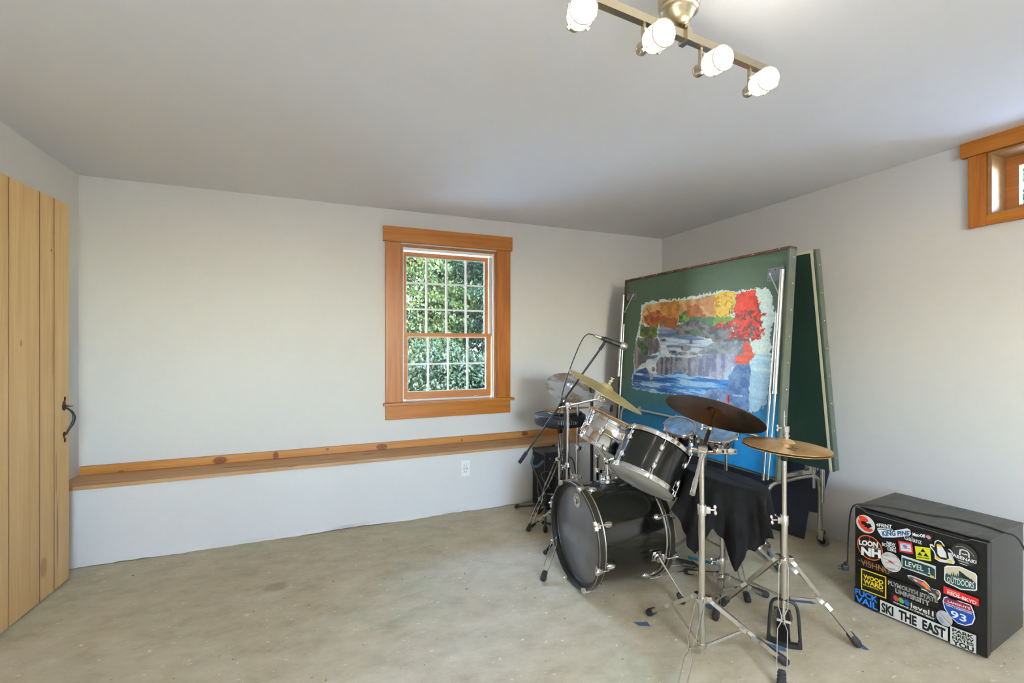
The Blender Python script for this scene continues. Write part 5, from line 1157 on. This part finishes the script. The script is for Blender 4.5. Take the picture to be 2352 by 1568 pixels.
# ------------------------------------------------------------------ compact fridge with stickers
FO = V((2.45, 1.452, .486)); FX = V((.0987, -.995, 0)).normalized(); FN = V((-.995, -.0987, 0)).normalized(); FZ = V((0, 0, -1))
SH = [0, 0, 0]   # a sticker's own tilt on the door: pivot, slope, drop
def FS(s, t, off=0.0):
    """sticker sheet coordinates in mm (s right, t down) -> world point on the door"""
    t = t + SH[1] * (s - SH[0]) + SH[2]
    return FO + FX * ((s - 4) * .476 / 497) + FZ * ((t + 8 * s / 500) * (1 + .019 * s / 500) / 1000) + FN * off
def fridge():
    t = thing('mini_fridge', 'black mini fridge covered in stickers standing at the right wall', 'fridge', (2.68, 1.24, 0))
    W_, Hh = .476, .474
    c = lambda s, d, z: FO + FX * s - FN * d + V((0, 0, z - .486))
    bm = nb(); p = c(W_ / 2, .245, .250); box(bm, (p.x, p.y, .250), (W_ - .004, .37, .468), (FX, FN, (0, 0, 1)), .004); obj('body', bm, M['fridge_body'], t)
    bm = nb(); p = c(W_ / 2, .23, .4865); box(bm, (p.x, p.y, .4855), (W_ + .002, .395, .006), (FX, FN, (0, 0, 1)), .002); obj('top_panel', bm, M['fridge_top'], t)
    bm = nb(); p = c(W_ / 2, .030, .245); box(bm, (p.x, p.y, .245), (W_ - .002, .040, .465), (FX, FN, (0, 0, 1)), .003)
    dr = obj('door', bm, M['fridge_door'], t)
    bm = nb(); k = .476 / 497
    out = [(0, .002), (34 * k, .002), (54 * k, .016), (432 * k, .016), (450 * k, .002), (W_, .002), (W_, Hh), (0, Hh)]
    prism(bm, [(x, y) for x, y in out], .0092, FO - FN * .0094, FX, FZ) if True else 0
    obj('door_skin', bm, M['fridge_door'], dr, False)
    bm = nb(); tube(bm, [FS(4, 2, .0), FS(38, 2 - .5, .0), FS(58, 15, .0), FS(436, 8, .0), FS(454, -4, .0), FS(500, -6, .0)], .0012, 6); obj('handle_lip', bm, M['grey_metal'], dr)
    bm = nb(); p = FO + FX * (W_ - .02) - FN * .05; box(bm, (p.x, p.y, .488), (.045, .05, .006), (FX, FN, (0, 0, 1)), .001); obj('hinge', bm, M['satin_black'], t, False)
    for s in (.03, W_ - .03):
        for d in (.06, .38): bm = nb(); p = FO + FX * s - FN * d; cyl(bm, (p.x, p.y, 0), (p.x, p.y, .02), .014, 14); obj('foot', bm, M['rubber'], t)
    # power cord looped over the top, plug hanging at the left side
    bm = nb(); z = .4925
    pts = [(2.92, .93, .10), (2.86, .945, .22), (2.76, .953, .40), (2.715, .958, .468), (2.695, .972, .490), (2.680, .99, z), (2.707, 1.069, z), (2.686, 1.182, z), (2.625, 1.236, z), (2.591, 1.341, z), (2.546, 1.412, z), (2.500, 1.436, z), (2.480, 1.452, z), (2.478, 1.474, .478), (2.486, 1.490, .44), (2.486, 1.496, .393), (2.479, 1.498, .303), (2.477, 1.499, .225), (2.477, 1.499, .181), (2.472, 1.503, .165)]
    tube(bm, pts, .0034, 8, 2); pc = obj('power_cord', bm, M['rubber'], t)
    bm = nb(); p = V((2.466, 1.504, .152)); box(bm, p, (.030, .022, .028), ((.8, -.6, 0), (.6, .8, 0), (0, 0, 1)), .005); box(bm, p + V((.004, 0, .018)), (.016, .014, .018), None, .003)
    for s in (-1, 1): box(bm, p + V((-.022, .012, s * .006)), (.018, .006, .0015), ((.8, -.6, 0), (.6, .8, 0), (0, 0, 1)))
    obj('plug', bm, M['satin_black'], pc)

    def poly(name, pts, mat, parent, lift=.0004, label=None):
        bm = nb(); vs = [bm.verts.new(FS(x, y, lift)) for x, y in pts]; f = bm.faces.new(vs)
        vs2 = [bm.verts.new(FS(x, y, .00005)) for x, y in pts]
        for i in range(len(vs)): bm.faces.new((vs[i], vs[(i + 1) % len(vs)], vs2[(i + 1) % len(vs)], vs2[i]))
        bmesh.ops.triangulate(bm, faces=[f]); 
        me = bpy.data.meshes.new(name); bm.to_mesh(me); bm.free(); me.materials.append(mat)
        o = bpy.data.objects.new(name, me); COL.objects.link(o); o.parent = parent
        if parent.type == 'EMPTY': o.matrix_parent_inverse = Matrix.Translation(-V(parent.location))
        if label: o['label'] = label
        return o
    def ell(cx, cy, rx, ry, n=40, rot=0, a0=0, a1=2 * math.pi):
        r_ = []
        for i in range(n):
            q = a0 + (a1 - a0) * i / (n if abs(a1 - a0 - 2 * math.pi) < 1e-6 else n - 1); x, y = rx * math.cos(q), ry * math.sin(q)
            r_.append((cx + x * math.cos(rot) - y * math.sin(rot), cy + x * math.sin(rot) + y * math.cos(rot)))
        return r_
    def txt(s, quad, col, parent, bold=.0, lift=.0009, space=1.0, arc=0):
        return text_mesh(s, [tuple(FS(x, y)) for x, y in quad], colm(col), parent, 'lettering', bold, lift, FN, space, arc)
    def rect(x0, y0, x1, y1, dy=0): return [(x0, y0), (x1, y0 + dy), (x1, y1 + dy), (x0, y1)]
    def line(parent, pts, w, col, lift=.0008, closed=False, name='outline'):
        bm = nb(); P_ = [V((x, y)) for x, y in pts]; n = len(P_)
        for i in range(n if closed else n - 1):
            a, b_ = P_[i], P_[(i + 1) % n]; d = (b_ - a)
            if d.length < 1e-6: continue
            d.normalize(); m_ = V((-d.y, d.x)) * w / 2; e_ = d * w * .35
            bm.faces.new([bm.verts.new(FS(q.x, q.y, lift)) for q in (a - e_ + m_, b_ + e_ + m_, b_ + e_ - m_, a - e_ - m_)])
        me = bpy.data.meshes.new(name); bm.to_mesh(me); bm.free(); me.materials.append(colm(col)); o = bpy.data.objects.new(name, me); COL.objects.link(o); o.parent = parent
        if parent.type == 'EMPTY': o.matrix_parent_inverse = Matrix.Translation(-V(parent.location))
        return o
    BLK, WH, CR = (16, 16, 15), (226, 226, 218), (206, 204, 190)
    def sticker(pts, col, label, lift=.0004): return poly('sticker', pts, colm(col), t, lift, label)
    # 1 round red and white
    s = sticker(ell(55, 72, 42, 43), CR, 'round off-white sticker with a red and black figure'); 
    poly('motif', ell(46, 50, 22, 13, 20, .15), colm((222, 58, 34)), s, .0007); poly('motif', [(22, 60), (34, 58), (46, 74), (66, 90), (84, 84), (88, 92), (76, 104), (54, 106), (36, 96), (24, 80)], colm((222, 58, 34)), s, .0007)
    poly('motif', [(36, 62), (52, 60), (62, 66), (76, 62), (70, 72), (84, 74), (74, 80), (66, 92), (60, 84), (50, 88), (52, 78), (38, 76), (46, 70)], colm(BLK), s, .001)
    # 2
    s = sticker(rect(99, 48, 172, 70, -10), BLK, 'black sticker with white lettering'); txt('4FRNT', [(101, 50), (168, 36), (168, 52), (101, 66)], WH, s, .03)
    # 3
    s = sticker([(106, 74), (116, 68), (158, 62), (160, 52), (170, 54), (172, 62), (228, 30), (240, 34), (242, 52), (236, 62), (176, 92), (130, 108), (122, 104), (124, 90), (108, 84)], WH, 'white die cut sticker with blue lettering')
    txt('KING PINE', [(124, 80), (238, 38), (236, 60), (130, 104)], (34, 84, 130), s, .045); line(s, [(112, 76), (124, 72), (160, 66), (166, 60)], 4, (34, 84, 130))
    # 4
    SH[:] = [244, 0.1, 0]; s = sticker([(244, 37), (322, 14), (322, 50), (248, 62)], (30, 31, 28), 'dark rounded sticker with small white lettering and pink cross'); txt('Muc-Off', [(248, 42), (296, 28), (297, 43), (249, 56)], WH, s, .05)
    poly('motif', [(303, 28), (309, 26), (310, 31), (316, 30), (317, 36), (311, 38), (311, 43), (305, 44), (304, 39), (299, 40), (298, 34), (304, 33)], colm((214, 150, 160)), s, .0008)
    # 5 orange ring
    SH[:] = [0, 0, 0]; s = sticker(ell(74, 180, 57, 59), BLK, 'round black sticker with an orange ring and crosshair'); line(s, ell(74, 180, 54, 56, 44), 4.5, (232, 108, 48), closed=True); line(s, [(74, 124), (74, 150)], 2, (200, 82, 40)); line(s, [(74, 206), (74, 236)], 2, (200, 82, 40)); line(s, [(20, 182), (128, 176)], 1.6, (200, 82, 40)); line(s, ell(74, 180, 32, 33, 30), 1.6, (200, 82, 40), .0006, True)
    txt('LOON', [(26, 158), (110, 140), (110, 166), (26, 184)], WH, s, .05); txt('NH', [(36, 190), (122, 172), (122, 212), (36, 230)], WH, s, .06); txt('MOUNTAIN', [(84, 172), (120, 165), (120, 170), (84, 177)], WH, s, .02)
    # 6
    SH[:] = [126, 0.19, 0]; s = sticker([(124, 118), (186, 104), (188, 150), (126, 158)], BLK, 'black sticker with three stacked white words'); txt('NEW', [(146, 116), (182, 106), (182, 120), (146, 130)], WH, s, .03); txt('SCHOO', [(126, 134), (184, 120), (184, 134), (126, 148)], WH, s, .03); txt('LERS', [(150, 142), (185, 135), (185, 148), (150, 156)], WH, s, .03)
    # 7 raised maker name on the door itself
    SH[:] = [215, .2, -13]; txt('Galanz', [(215, 75), (284, 58), (284, 82), (216, 98)], (196, 196, 190), dr, .02)
    # 8
    SH[:] = [0, 0, 0]; s = sticker([(192, 100), (246, 89), (252, 138), (198, 149)], (206, 40, 48), 'red bordered sticker with white centre'); poly('label_field', [(199, 106), (241, 98), (245, 131), (203, 141)], colm((214, 214, 210)), s, .0007); line(s, [(201, 110), (241, 101)], 3.2, (150, 120, 140)); line(s, [(202, 116), (242, 107)], 2.4, (176, 150, 164)); poly('motif', ell(220, 116, 9, 7, 16), colm((110, 130, 170)), s, .0009); line(s, [(206, 128), (242, 119)], 2.6, (110, 120, 140)); line(s, [(207, 135), (243, 126)], 1.2, (160, 160, 160))
    # 9
    SH[:] = [0, 0, 0]; s = sticker([(257, 100), (314, 86), (318, 142), (263, 155)], (208, 206, 34), 'yellow sticker with black triangles')
    poly('motif', [(287, 98), (297, 112), (278, 116)], colm(BLK), s, .0008); poly('motif', [(276, 118), (286, 132), (267, 135)], colm(BLK), s, .0008); poly('motif', [(298, 114), (309, 127), (289, 131)], colm(BLK), s, .0008); txt('FISCHER', [(268, 140), (312, 131), (313, 137), (268, 147)], BLK, s, .03)
    # 10 waving bird
    SH[:] = [341, 0, 0]; s = sticker([(341, 40), (354, 42), (364, 54), (368, 66), (384, 64), (394, 74), (394, 84), (380, 82), (386, 104), (400, 112), (396, 122), (382, 120), (366, 124), (348, 132), (330, 126), (332, 112), (326, 96), (314, 84), (312, 70), (320, 66), (328, 72), (330, 50)], WH, 'white edged sticker of a black bird with yellow bill and feet')
    poly('motif', [(341, 44), (352, 46), (360, 58), (366, 72), (382, 68), (390, 78), (376, 80), (380, 104), (370, 116), (348, 118), (336, 110), (330, 94), (318, 80), (316, 72), (328, 78), (334, 52)], colm(BLK), s, .0007); poly('motif', [(338, 66), (358, 66), (370, 86), (372, 106), (350, 110), (340, 100)], colm((222, 222, 216)), s, .001); poly('motif', [(338, 58), (354, 58), (358, 66), (346, 68), (337, 66)], colm((232, 176, 30)), s, .0011)
    for f_ in ([(334, 112), (350, 116), (346, 126), (336, 122)], [(372, 108), (392, 110), (390, 119), (374, 116)]): poly('motif', f_, colm((232, 176, 30)), s, .0011)
    # 11
    s = sticker(ell(431, 67, 43, 44), (52, 49, 44), 'dark grey oval sticker with white lettering'); SH[:] = [392, .2, 0]; txt('ABENAKI', [(392, 76), (470, 60), (470, 74), (392, 90)], WH, s, .03, arc=.12); txt('BOARD PARK', [(412, 92), (446, 85), (446, 90), (412, 97)], WH, s, .02)
    line(s, [(416, 68), (418, 48), (426, 42), (440, 40), (446, 46), (446, 62)], 5, WH); line(s, [(424, 60), (440, 55)], 4, WH); line(s, ell(431, 67, 36, 37, 16, 0, math.pi * 1.22, math.pi * 1.85), 2.4, (170, 168, 160)); line(s, [(416, 104), (440, 99)], 2, WH)
    # 12
    SH[:] = [24, 0.12, 0]; s = sticker([(20, 244), (172, 222), (172, 262), (22, 284)], BLK, 'black sticker with struck through bronze lettering'); txt('VISHNU', [(34, 248), (158, 228), (158, 256), (36, 278)], (166, 112, 56), s, .0); line(s, [(22, 262), (170, 242)], 2.2, (166, 112, 56))
    # 13
    SH[:] = [0, 0, 0]; s = sticker(ell(164, 211, 41, 43), CR, 'round cream sticker with ring of lettering', .00125); line(s, ell(164, 211, 36, 38, 40), .9, (70, 70, 64), .0015, True); txt('MAJESTIC HELI SKI', [(134, 188), (194, 176), (192, 186), (136, 198)], (50, 50, 48), s, .0, .0016, arc=-.4); txt('ALASKA', [(148, 240), (182, 233), (180, 241), (150, 248)], (50, 50, 48), s, .02, .0016, arc=.3); poly('motif', [(150, 212), (162, 204), (174, 212), (178, 218), (164, 216)], colm((190, 60, 56)), s, .0016); line(s, [(128, 204), (160, 208), (196, 222)], 1.6, (60, 58, 54), .0015); line(s, [(140, 224), (188, 200)], 1.2, (90, 86, 80), .0015)
    # 14
    SH[:] = [207, 0.165, 0]; s = sticker([(206, 161), (334, 136), (334, 192), (206, 217)], (206, 210, 208), 'white and green licence plate sticker'); poly('label_field', [(209, 170), (224, 172), (240, 162), (262, 166), (284, 154), (300, 158), (318, 148), (331, 152), (331, 189), (209, 213)], colm((36, 70, 62)), s, .0007)
    txt('LEVEL', [(220, 178), (290, 162), (290, 185), (220, 201)], WH, s, .01); line(s, [(310.5, 158), (310.5, 182)], 3.4, WH, .0011); line(s, [(307, 163), (310.5, 158.5)], 2.4, WH, .0011); line(s, [(306, 183), (315, 181.5)], 2.4, WH, .0011); txt('COLORADO', [(240, 203), (300, 191), (300, 197), (240, 209)], WH, s, .03); poly('motif', rect(313, 186, 327, 194, -3), colm((206, 184, 40)), s, .0009)
    # 15
    SH[:] = [0, 0, 5]; s = sticker([(364, 142), (372, 133), (416, 117), (466, 124), (472, 132), (472, 190), (466, 196), (420, 213), (370, 206), (363, 198)], (222, 222, 216), 'white edged sticker of fir trees'); poly('label_field', [(368, 146), (376, 137), (416, 121), (463, 128), (468, 134), (468, 188), (462, 192), (420, 208), (374, 202), (367, 196)], colm((206, 190, 158)), s, .0007)
    tr_ = [(367, 172)]
    for i, hh in enumerate((8, 14, 10, 20, 26, 12, 24, 34, 28, 14, 22, 10, 22, 16, 10, 6)):
        x = 367 + i * 6.3; yb = 172 - .9 * (8 - abs(i - 7)); tr_ += [(x + .5, yb), (x + 3.1, yb - hh * .8), (x + 5.8, yb)]
    tr_ = [(x, y - (x - 367) * .10 + 2) for x, y in tr_]; poly('motif', tr_ + [(468, 164), (468, 188), (462, 192), (420, 208), (374, 202), (367, 196)], colm((44, 82, 70)), s, .0009)
    txt('OUTDOORS', [(372, 180), (464, 162), (462, 188), (374, 202)], WH, s, .01, .0012); txt('ACADIA NATIONAL PARK', [(386, 171), (446, 160), (446, 165), (386, 176)], (210, 208, 196), s, .01, .0012)
    # 16
    SH[:] = [361, 0.21, 0]; s = sticker([(361, 229), (477, 204), (477, 234), (361, 260)], (218, 34, 34), 'red strip sticker with white lettering'); txt('REDS-BKYD', [(374, 240), (470, 219), (470, 233), (374, 254)], WH, s, .02); line(s, [(372, 236), (416, 227)], 1.6, WH)
    # 17 shield
    sh = [(372, 266), (392, 272), (412, 258), (434, 262), (452, 250), (462, 272), (466, 296), (458, 326), (436, 348), (410, 356), (382, 344), (364, 322), (358, 296), (362, 276)]
    SH[:] = [372, 0.14, 3]; s = sticker(sh, (226, 226, 222), 'red and blue highway shield sticker'); cxs, cys = 412, 302
    inn = [(cxs + (x - cxs) * .93, cys + (y - cys) * .93) for x, y in sh]; poly('label_field', inn, colm((26, 74, 160)), s, .0007); poly('label_field', [(374, 270), (392, 276), (412, 262), (434, 266), (450, 255), (457, 272), (458, 276), (366, 296), (368, 282)], colm((178, 32, 48)), s, .0009); line(s, [(364, 297), (460, 277)], 2, WH, .0011)
    txt("LAHOUT'S", [(376, 279), (450, 263), (450, 272), (376, 288)], WH, s, .03, .0012); txt('NEW HAMPSHIRE', [(370, 299), (456, 281), (456, 288), (370, 306)], WH, s, .01, .0012); txt('93', [(386, 314), (438, 303), (438, 333), (386, 344)], WH, s, .02, .0012)
    # 18
    SH[:] = [34, 0.08, 0]; s = sticker([(34, 295), (145, 279), (145, 386), (34, 402)], BLK, 'black square sticker with yellow frame'); line(s, [(38, 298), (142, 283), (142, 382), (38, 398)], 5, (232, 196, 26), closed=True); txt('WOOD', [(46, 318), (132, 305), (132, 326), (46, 339)], (232, 200, 30), s, .04); txt('WARD', [(46, 341), (132, 328), (132, 350), (46, 363)], (232, 200, 30), s, .04); txt('KILLINGTON / VT', [(46, 366), (132, 353), (132, 361), (46, 374)], (232, 200, 30), s, .03)
    # 19 fish
    fo = [(228, 238), (240, 230), (262, 226), (284, 226), (294, 222), (304, 228), (316, 240), (332, 236), (346, 232), (352, 240), (350, 262), (342, 276), (334, 262), (322, 262), (312, 270), (304, 264), (292, 262), (282, 268), (276, 258), (250, 252), (234, 246)]
    SH[:] = [228, 0.16, 6]; s = sticker(fo, WH, 'white edged sticker of a trout with orange hills'); fi = [(290 + (x - 290) * .93, 248 + (y - 248) * .80) for x, y in fo]; poly('motif', fi, colm((54, 74, 68)), s, .0007)
    poly('motif', [(240, 238), (262, 232), (286, 234), (304, 250), (280, 248), (256, 242)], colm((206, 92, 84)), s, .0009); poly('motif', [(282, 240), (288, 230), (296, 228), (304, 236), (318, 252), (300, 254)], colm((232, 128, 60)), s, .0011); poly('motif', [(334, 242), (346, 238), (346, 250), (338, 252)], colm((214, 104, 84)), s, .0009); poly('motif', [(250, 240), (264, 238), (270, 244), (258, 246)], colm((226, 206, 196)), s, .0012)
    # 20
    SH[:] = [150, 0.15, 2]; s = sticker([(148, 288), (342, 246), (344, 312), (150, 350)], (15, 15, 14), 'black sticker with outlined university lettering', .0003)
    for w_, q in (('PLYMOUTH STATE', [(150, 298), (342, 262), (342, 284), (150, 320)]), ('UNIVERSITY', [(180, 318), (314, 292), (314, 316), (180, 341)])):
        txt(w_, q, (190, 188, 178), s, .055, .0007); txt(w_, q, BLK, s, -.012, .0010)
    # 21
    SH[:] = [8, 0.14, 0]; s = sticker([(6, 400), (110, 380), (112, 462), (6, 474)], (15, 15, 14), 'black sticker with bright blue lettering', .0002); txt('FUCK', [(9, 406), (108, 388), (108, 418), (9, 436)], (44, 134, 234), s, .03); txt('VAIL', [(11, 440), (108, 421), (108, 454), (11, 470)], (44, 134, 234), s, .03)
    # 22
    SH[:] = [164, 0.153, 0]; s = sticker([(164, 354), (334, 322), (335, 370), (166, 400)], (20, 20, 19), 'black strip sticker with red, green and blue dots'); line(s, [(165, 356), (333, 324), (334, 369), (167, 398)], .8, (90, 90, 84), closed=True)
    for i, cc in enumerate(((204, 50, 60), (84, 168, 76), (36, 92, 170))): poly('motif', ell(184 + 21 * i, 372 - 4 * i - 4, 11, 12, 22), colm(cc), s, .0008)
    txt('level1', [(242, 349), (326, 333), (326, 355), (242, 371)], (214, 208, 190), s, .02); txt('OUTDOOR AV DEPARTMENT', [(174, 387), (330, 359), (330, 367), (174, 395)], WH, s, .02)
    # 23
    SH[:] = [118, 0.14, 0]; s = sticker([(118, 410), (376, 365), (376, 422), (118, 470)], (206, 206, 194), 'long white sticker with heavy black lettering'); txt('SKI  THE  EAST', [(124, 417), (368, 374), (368, 418), (124, 463)], (18, 18, 16), s, .045)
    # 24
    SH[:] = [0, 0, 5]; s = sticker(ell(364, 362, 28, 31), (170, 180, 182), 'small round pale map sticker', .0013); line(s, [(346, 344), (366, 362), (386, 376)], 5, (206, 118, 96), .0017); line(s, [(344, 346), (364, 364), (384, 378)], 1.4, WH, .0019); poly('motif', [(340, 360), (356, 364), (366, 384), (350, 386)], colm((136, 152, 176)), s, .0016); poly('motif', [(366, 340), (386, 350), (388, 362), (374, 356)], colm((186, 180, 140)), s, .0016)
    # 25
    SH[:] = [384, 0.08, 0]; s = sticker([(384, 388), (469, 374), (469, 448), (384, 462)], (206, 206, 194), 'square white sticker with four rows of black lettering')
    for i, (w_, hh) in enumerate((('PARK', 14), ('CREW', 14), ('HATES', 13), ('YOU', 21))):
        y = 392 + (0, 16, 32, 47)[i]; txt(w_, [(391, y), (462, y - 12), (462, y - 12 + hh), (391, y + hh)], (18, 18, 16), s, .04)
M['fridge_body'] = simple('textured_black_steel', rgb(60, 57, 50), .42, var=.08, nscale=260, bmp=.25)
def mk_ftop():
    m, nt, b = nm('dusty_fridge_top'); n = noise(nt, 9, 7, .75, (1, 2.4, 1))
    nt.links.new(ramp(nt, n, [(.35, rgb(62, 60, 56)), (.6, rgb(84, 82, 76)), (.78, rgb(128, 120, 104))]), b.inputs['Base Color']); setp(b, Roughness=.5); return m
M['fridge_top'] = mk_ftop(); M['fridge_door'] = simple('black_door_skin', rgb(20, 20, 19), .38, var=.05)
fridge()

# ------------------------------------------------------------------ painter's tape on the floor
def tape(label, pts, mat='tape'):
    bm = nb(); prism(bm, pts, .0008, (0, 0, .0006)); o = obj('tape_piece', bm, M[mat], None, False); tag(o, label, 'tape')
tape('blue tape piece alone on the floor in front of the bass drum', [(1.330, 1.745), (1.338, 1.712), (1.385, 1.690), (1.392, 1.722)])
tape('long teal tape strip on the floor beside the kick pedal', [(2.055, 2.165), (2.030, 2.130), (2.125, 1.995), (2.150, 2.020)], 'tape_teal')
tape('long blue tape strip on the floor behind the hi-hat pedal', [(2.150, 1.640), (2.140, 1.600), (2.262, 1.520), (2.268, 1.555)])
tape('blue tape scrap by the lower end of the front stand leg', [(1.745, 1.395), (1.765, 1.360), (1.800, 1.330), (1.815, 1.350), (1.775, 1.400)])
tape('blue tape scrap under the right foot of the hi-hat stand', [(2.112, 1.250), (2.118, 1.215), (2.134, 1.205), (2.146, 1.235)])
tape('blue tape scrap under the left foot of the hi-hat stand', [(1.745, 1.735), (1.735, 1.690), (1.800, 1.660), (1.815, 1.70)])

# ------------------------------------------------------------------ outdoors
bm = nb(); boxmm(bm, (-30, YU + T + .01, -.6), (40, 60, -.35)); o_ = obj('ground', bm, M['pale_ground'], None, False); struct(o_)
bm = nb(); boxmm(bm, (XR + T + .01, -20, -.6), (40, YU + T, -.35)); o_ = obj('ground', bm, M['pale_ground'], None, False); struct(o_)
bm = nb(); boxmm(bm, (-20, -20, -.6), (XR + T, YF - T - .01, -.35)); o_ = obj('ground', bm, M['pale_ground'], None, False); struct(o_)
def tree(label, base, height, rad, n, tint, seed, lowz=.2, trunk=True, cat='tree', ls=1.0):
    rg = np.random.default_rng(seed); t = thing('tree' if trunk else 'shrub', label, cat, (base[0], base[1], -.35), 'trees beyond the windows' if trunk else 'shrubs below the back window')
    # sprays: clusters of leaves lying in drooping layers
    nc = max(30, n // 75); z = lowz + (height - lowz) * rg.random(nc) ** .9
    f = np.sin(np.clip((z - lowz) / (height - lowz), .06, .97) * math.pi) ** .28
    ang = rg.random(nc) * 2 * math.pi; rr = rad * f * np.sqrt(rg.random(nc)) ** .7
    C_ = np.stack([base[0] + rr * np.cos(ang), base[1] + rr * np.sin(ang), z], 1); outd = np.stack([np.cos(ang), np.sin(ang), -.25 - .2 * rg.random(nc)], 1)
    per = n // nc; ci = np.repeat(np.arange(nc), per); m = len(ci)
    sidev = np.stack([-np.sin(ang), np.cos(ang), np.zeros(nc)], 1)
    a = (rg.random(m) - .3) * .75; b = rg.normal(0, .17, m); c = rg.normal(0, .05, m)
    P = C_[ci] + outd[ci] * a[:, None] + sidev[ci] * b[:, None] + np.array([0, 0, 1])[None] * c[:, None]
    L = (.032 + .030 * rg.random(m)) * ls; d = outd[ci] * .5 + rg.normal(0, .55, (m, 3)); d[:, 2] -= .3; d /= np.linalg.norm(d, axis=1)[:, None]
    nn = rg.normal(0, .45, (m, 3)); nn[:, 2] += 1; s = np.cross(d, nn); s /= np.linalg.norm(s, axis=1)[:, None]; up = np.cross(s, d)
    w = L * .62
    v = np.stack([P - d * L[:, None], P + s * w[:, None] - d * (L * .1)[:, None] + up * (L * .2)[:, None], P + d * L[:, None] * 1.1, P - s * w[:, None] - d * (L * .1)[:, None] + up * (L * .2)[:, None]], 1).reshape(-1, 3)
    F = np.arange(m * 4).reshape(m, 4); me = bpy.data.meshes.new('foliage'); me.from_pydata(v, [], F.tolist())
    base_c = np.array(tint)[None] * (.65 + .7 * rg.random(m))[:, None] * (.8 + .4 * rg.random(nc))[ci][:, None]; yel = (rg.random(nc) < .10)[ci]
    base_c[yel] *= np.array([1.7, 1.2, .6]); cc = np.repeat(np.concatenate([np.clip(base_c, 0, 1), np.ones((m, 1))], 1), 4, axis=0)
    ca = me.color_attributes.new('Col', 'FLOAT_COLOR', 'POINT'); ca.data.foreach_set('color', cc.ravel().astype(np.float32)); me.materials.append(M['leaf']); me.update()
    obj('foliage', me, None, t)
    bm = nb()
    if trunk: tube(bm, [(base[0], base[1], -.36), (base[0] + .05, base[1], height * .4), (base[0] - .05, base[1] + .05, height * .85)], [.11, .08, .03], 10)
    for k in range(14 if trunk else 6):
        i = rg.integers(nc); tube(bm, [(base[0], base[1], max(-.3, C_[i, 2] - .5)), tuple(C_[i])], .014, 6)
    obj('trunk' if trunk else 'stem', bm, M['bark'], t)
G1, G2, G3, G4 = (.012, .027, .006), (.0045, .0155, .005), (.004, .0125, .006), (.024, .037, .007)
tree('broad sunlit tree filling the left panes of the back window', (1.3, 9.2), 5.4, 1.2, 40000, G4, 1, ls=.72, lowz=-.2)
tree('dark green tree filling the right panes of the back window', (3.75, 9.2), 5.2, 1.2, 40000, G2, 2, ls=.72, lowz=-.2)
tree('blue green tree deepest behind the middle of the back window', (2.45, 12.2), 6.0, 1.5, 42000, G3, 3, lowz=-.3, ls=1.35)
tree('deep green tree behind and left of the sunlit tree outside', (-.5, 12.2), 5.8, 1.4, 30000, G2, 4, lowz=-.3, ls=1.35)
tree('mid green tree at the far right outside the back window', (5.25, 12.3), 5.8, 1.4, 30000, G1, 5, ls=1.35)
tree('olive tree outside left of the back window', (-1.9, 9.2), 5.0, 1.3, 9000, G1, 9, ls=2.0)
tree('low leafy shrub outside below the left panes of the back window', (1.55, 7.1), 1.25, .66, 24000, (.0075, .018, .004), 6, -.2, False, 'shrub', ls=.6)
tree('low leafy shrub outside below the right panes of the back window', (2.95, 7.1), 1.15, .66, 24000, (.005, .0135, .0045), 7, -.2, False, 'shrub', ls=.6)
tree('sunlit tree outside the small high window', (8.3, 2.2), 5.6, 1.2, 26000, G1, 8, ls=.8)
tree('dark tree behind the sunlit one outside the small high window', (10.8, 4.4), 6.4, 1.4, 16000, G2, 10, ls=1.8)

# things that come in sets share a group
for names, g in ((('tape_piece',), "painter's tape pieces on the floor"), (('drumstick',), 'drumsticks lying on the drums and pads'), (('hi_hat_cymbal',), 'pair of hi-hat cymbals'), (('cymbal',), 'tilted cymbals of the drum set'),
                 (('cymbal_stand',), 'chrome cymbal stands of the drum set'), (('drum_stand',), 'chrome tripod stands under the drums'), (('mini_timbale',), 'pair of small chrome timbales'), (('snare_drum',), 'snare drums of the set'), (('cable',), 'loose cables near the speaker')):
    for o in COL.objects:
        if o.parent is None and o.get('category') and o.name.split('.')[0] in names: o['group'] = g
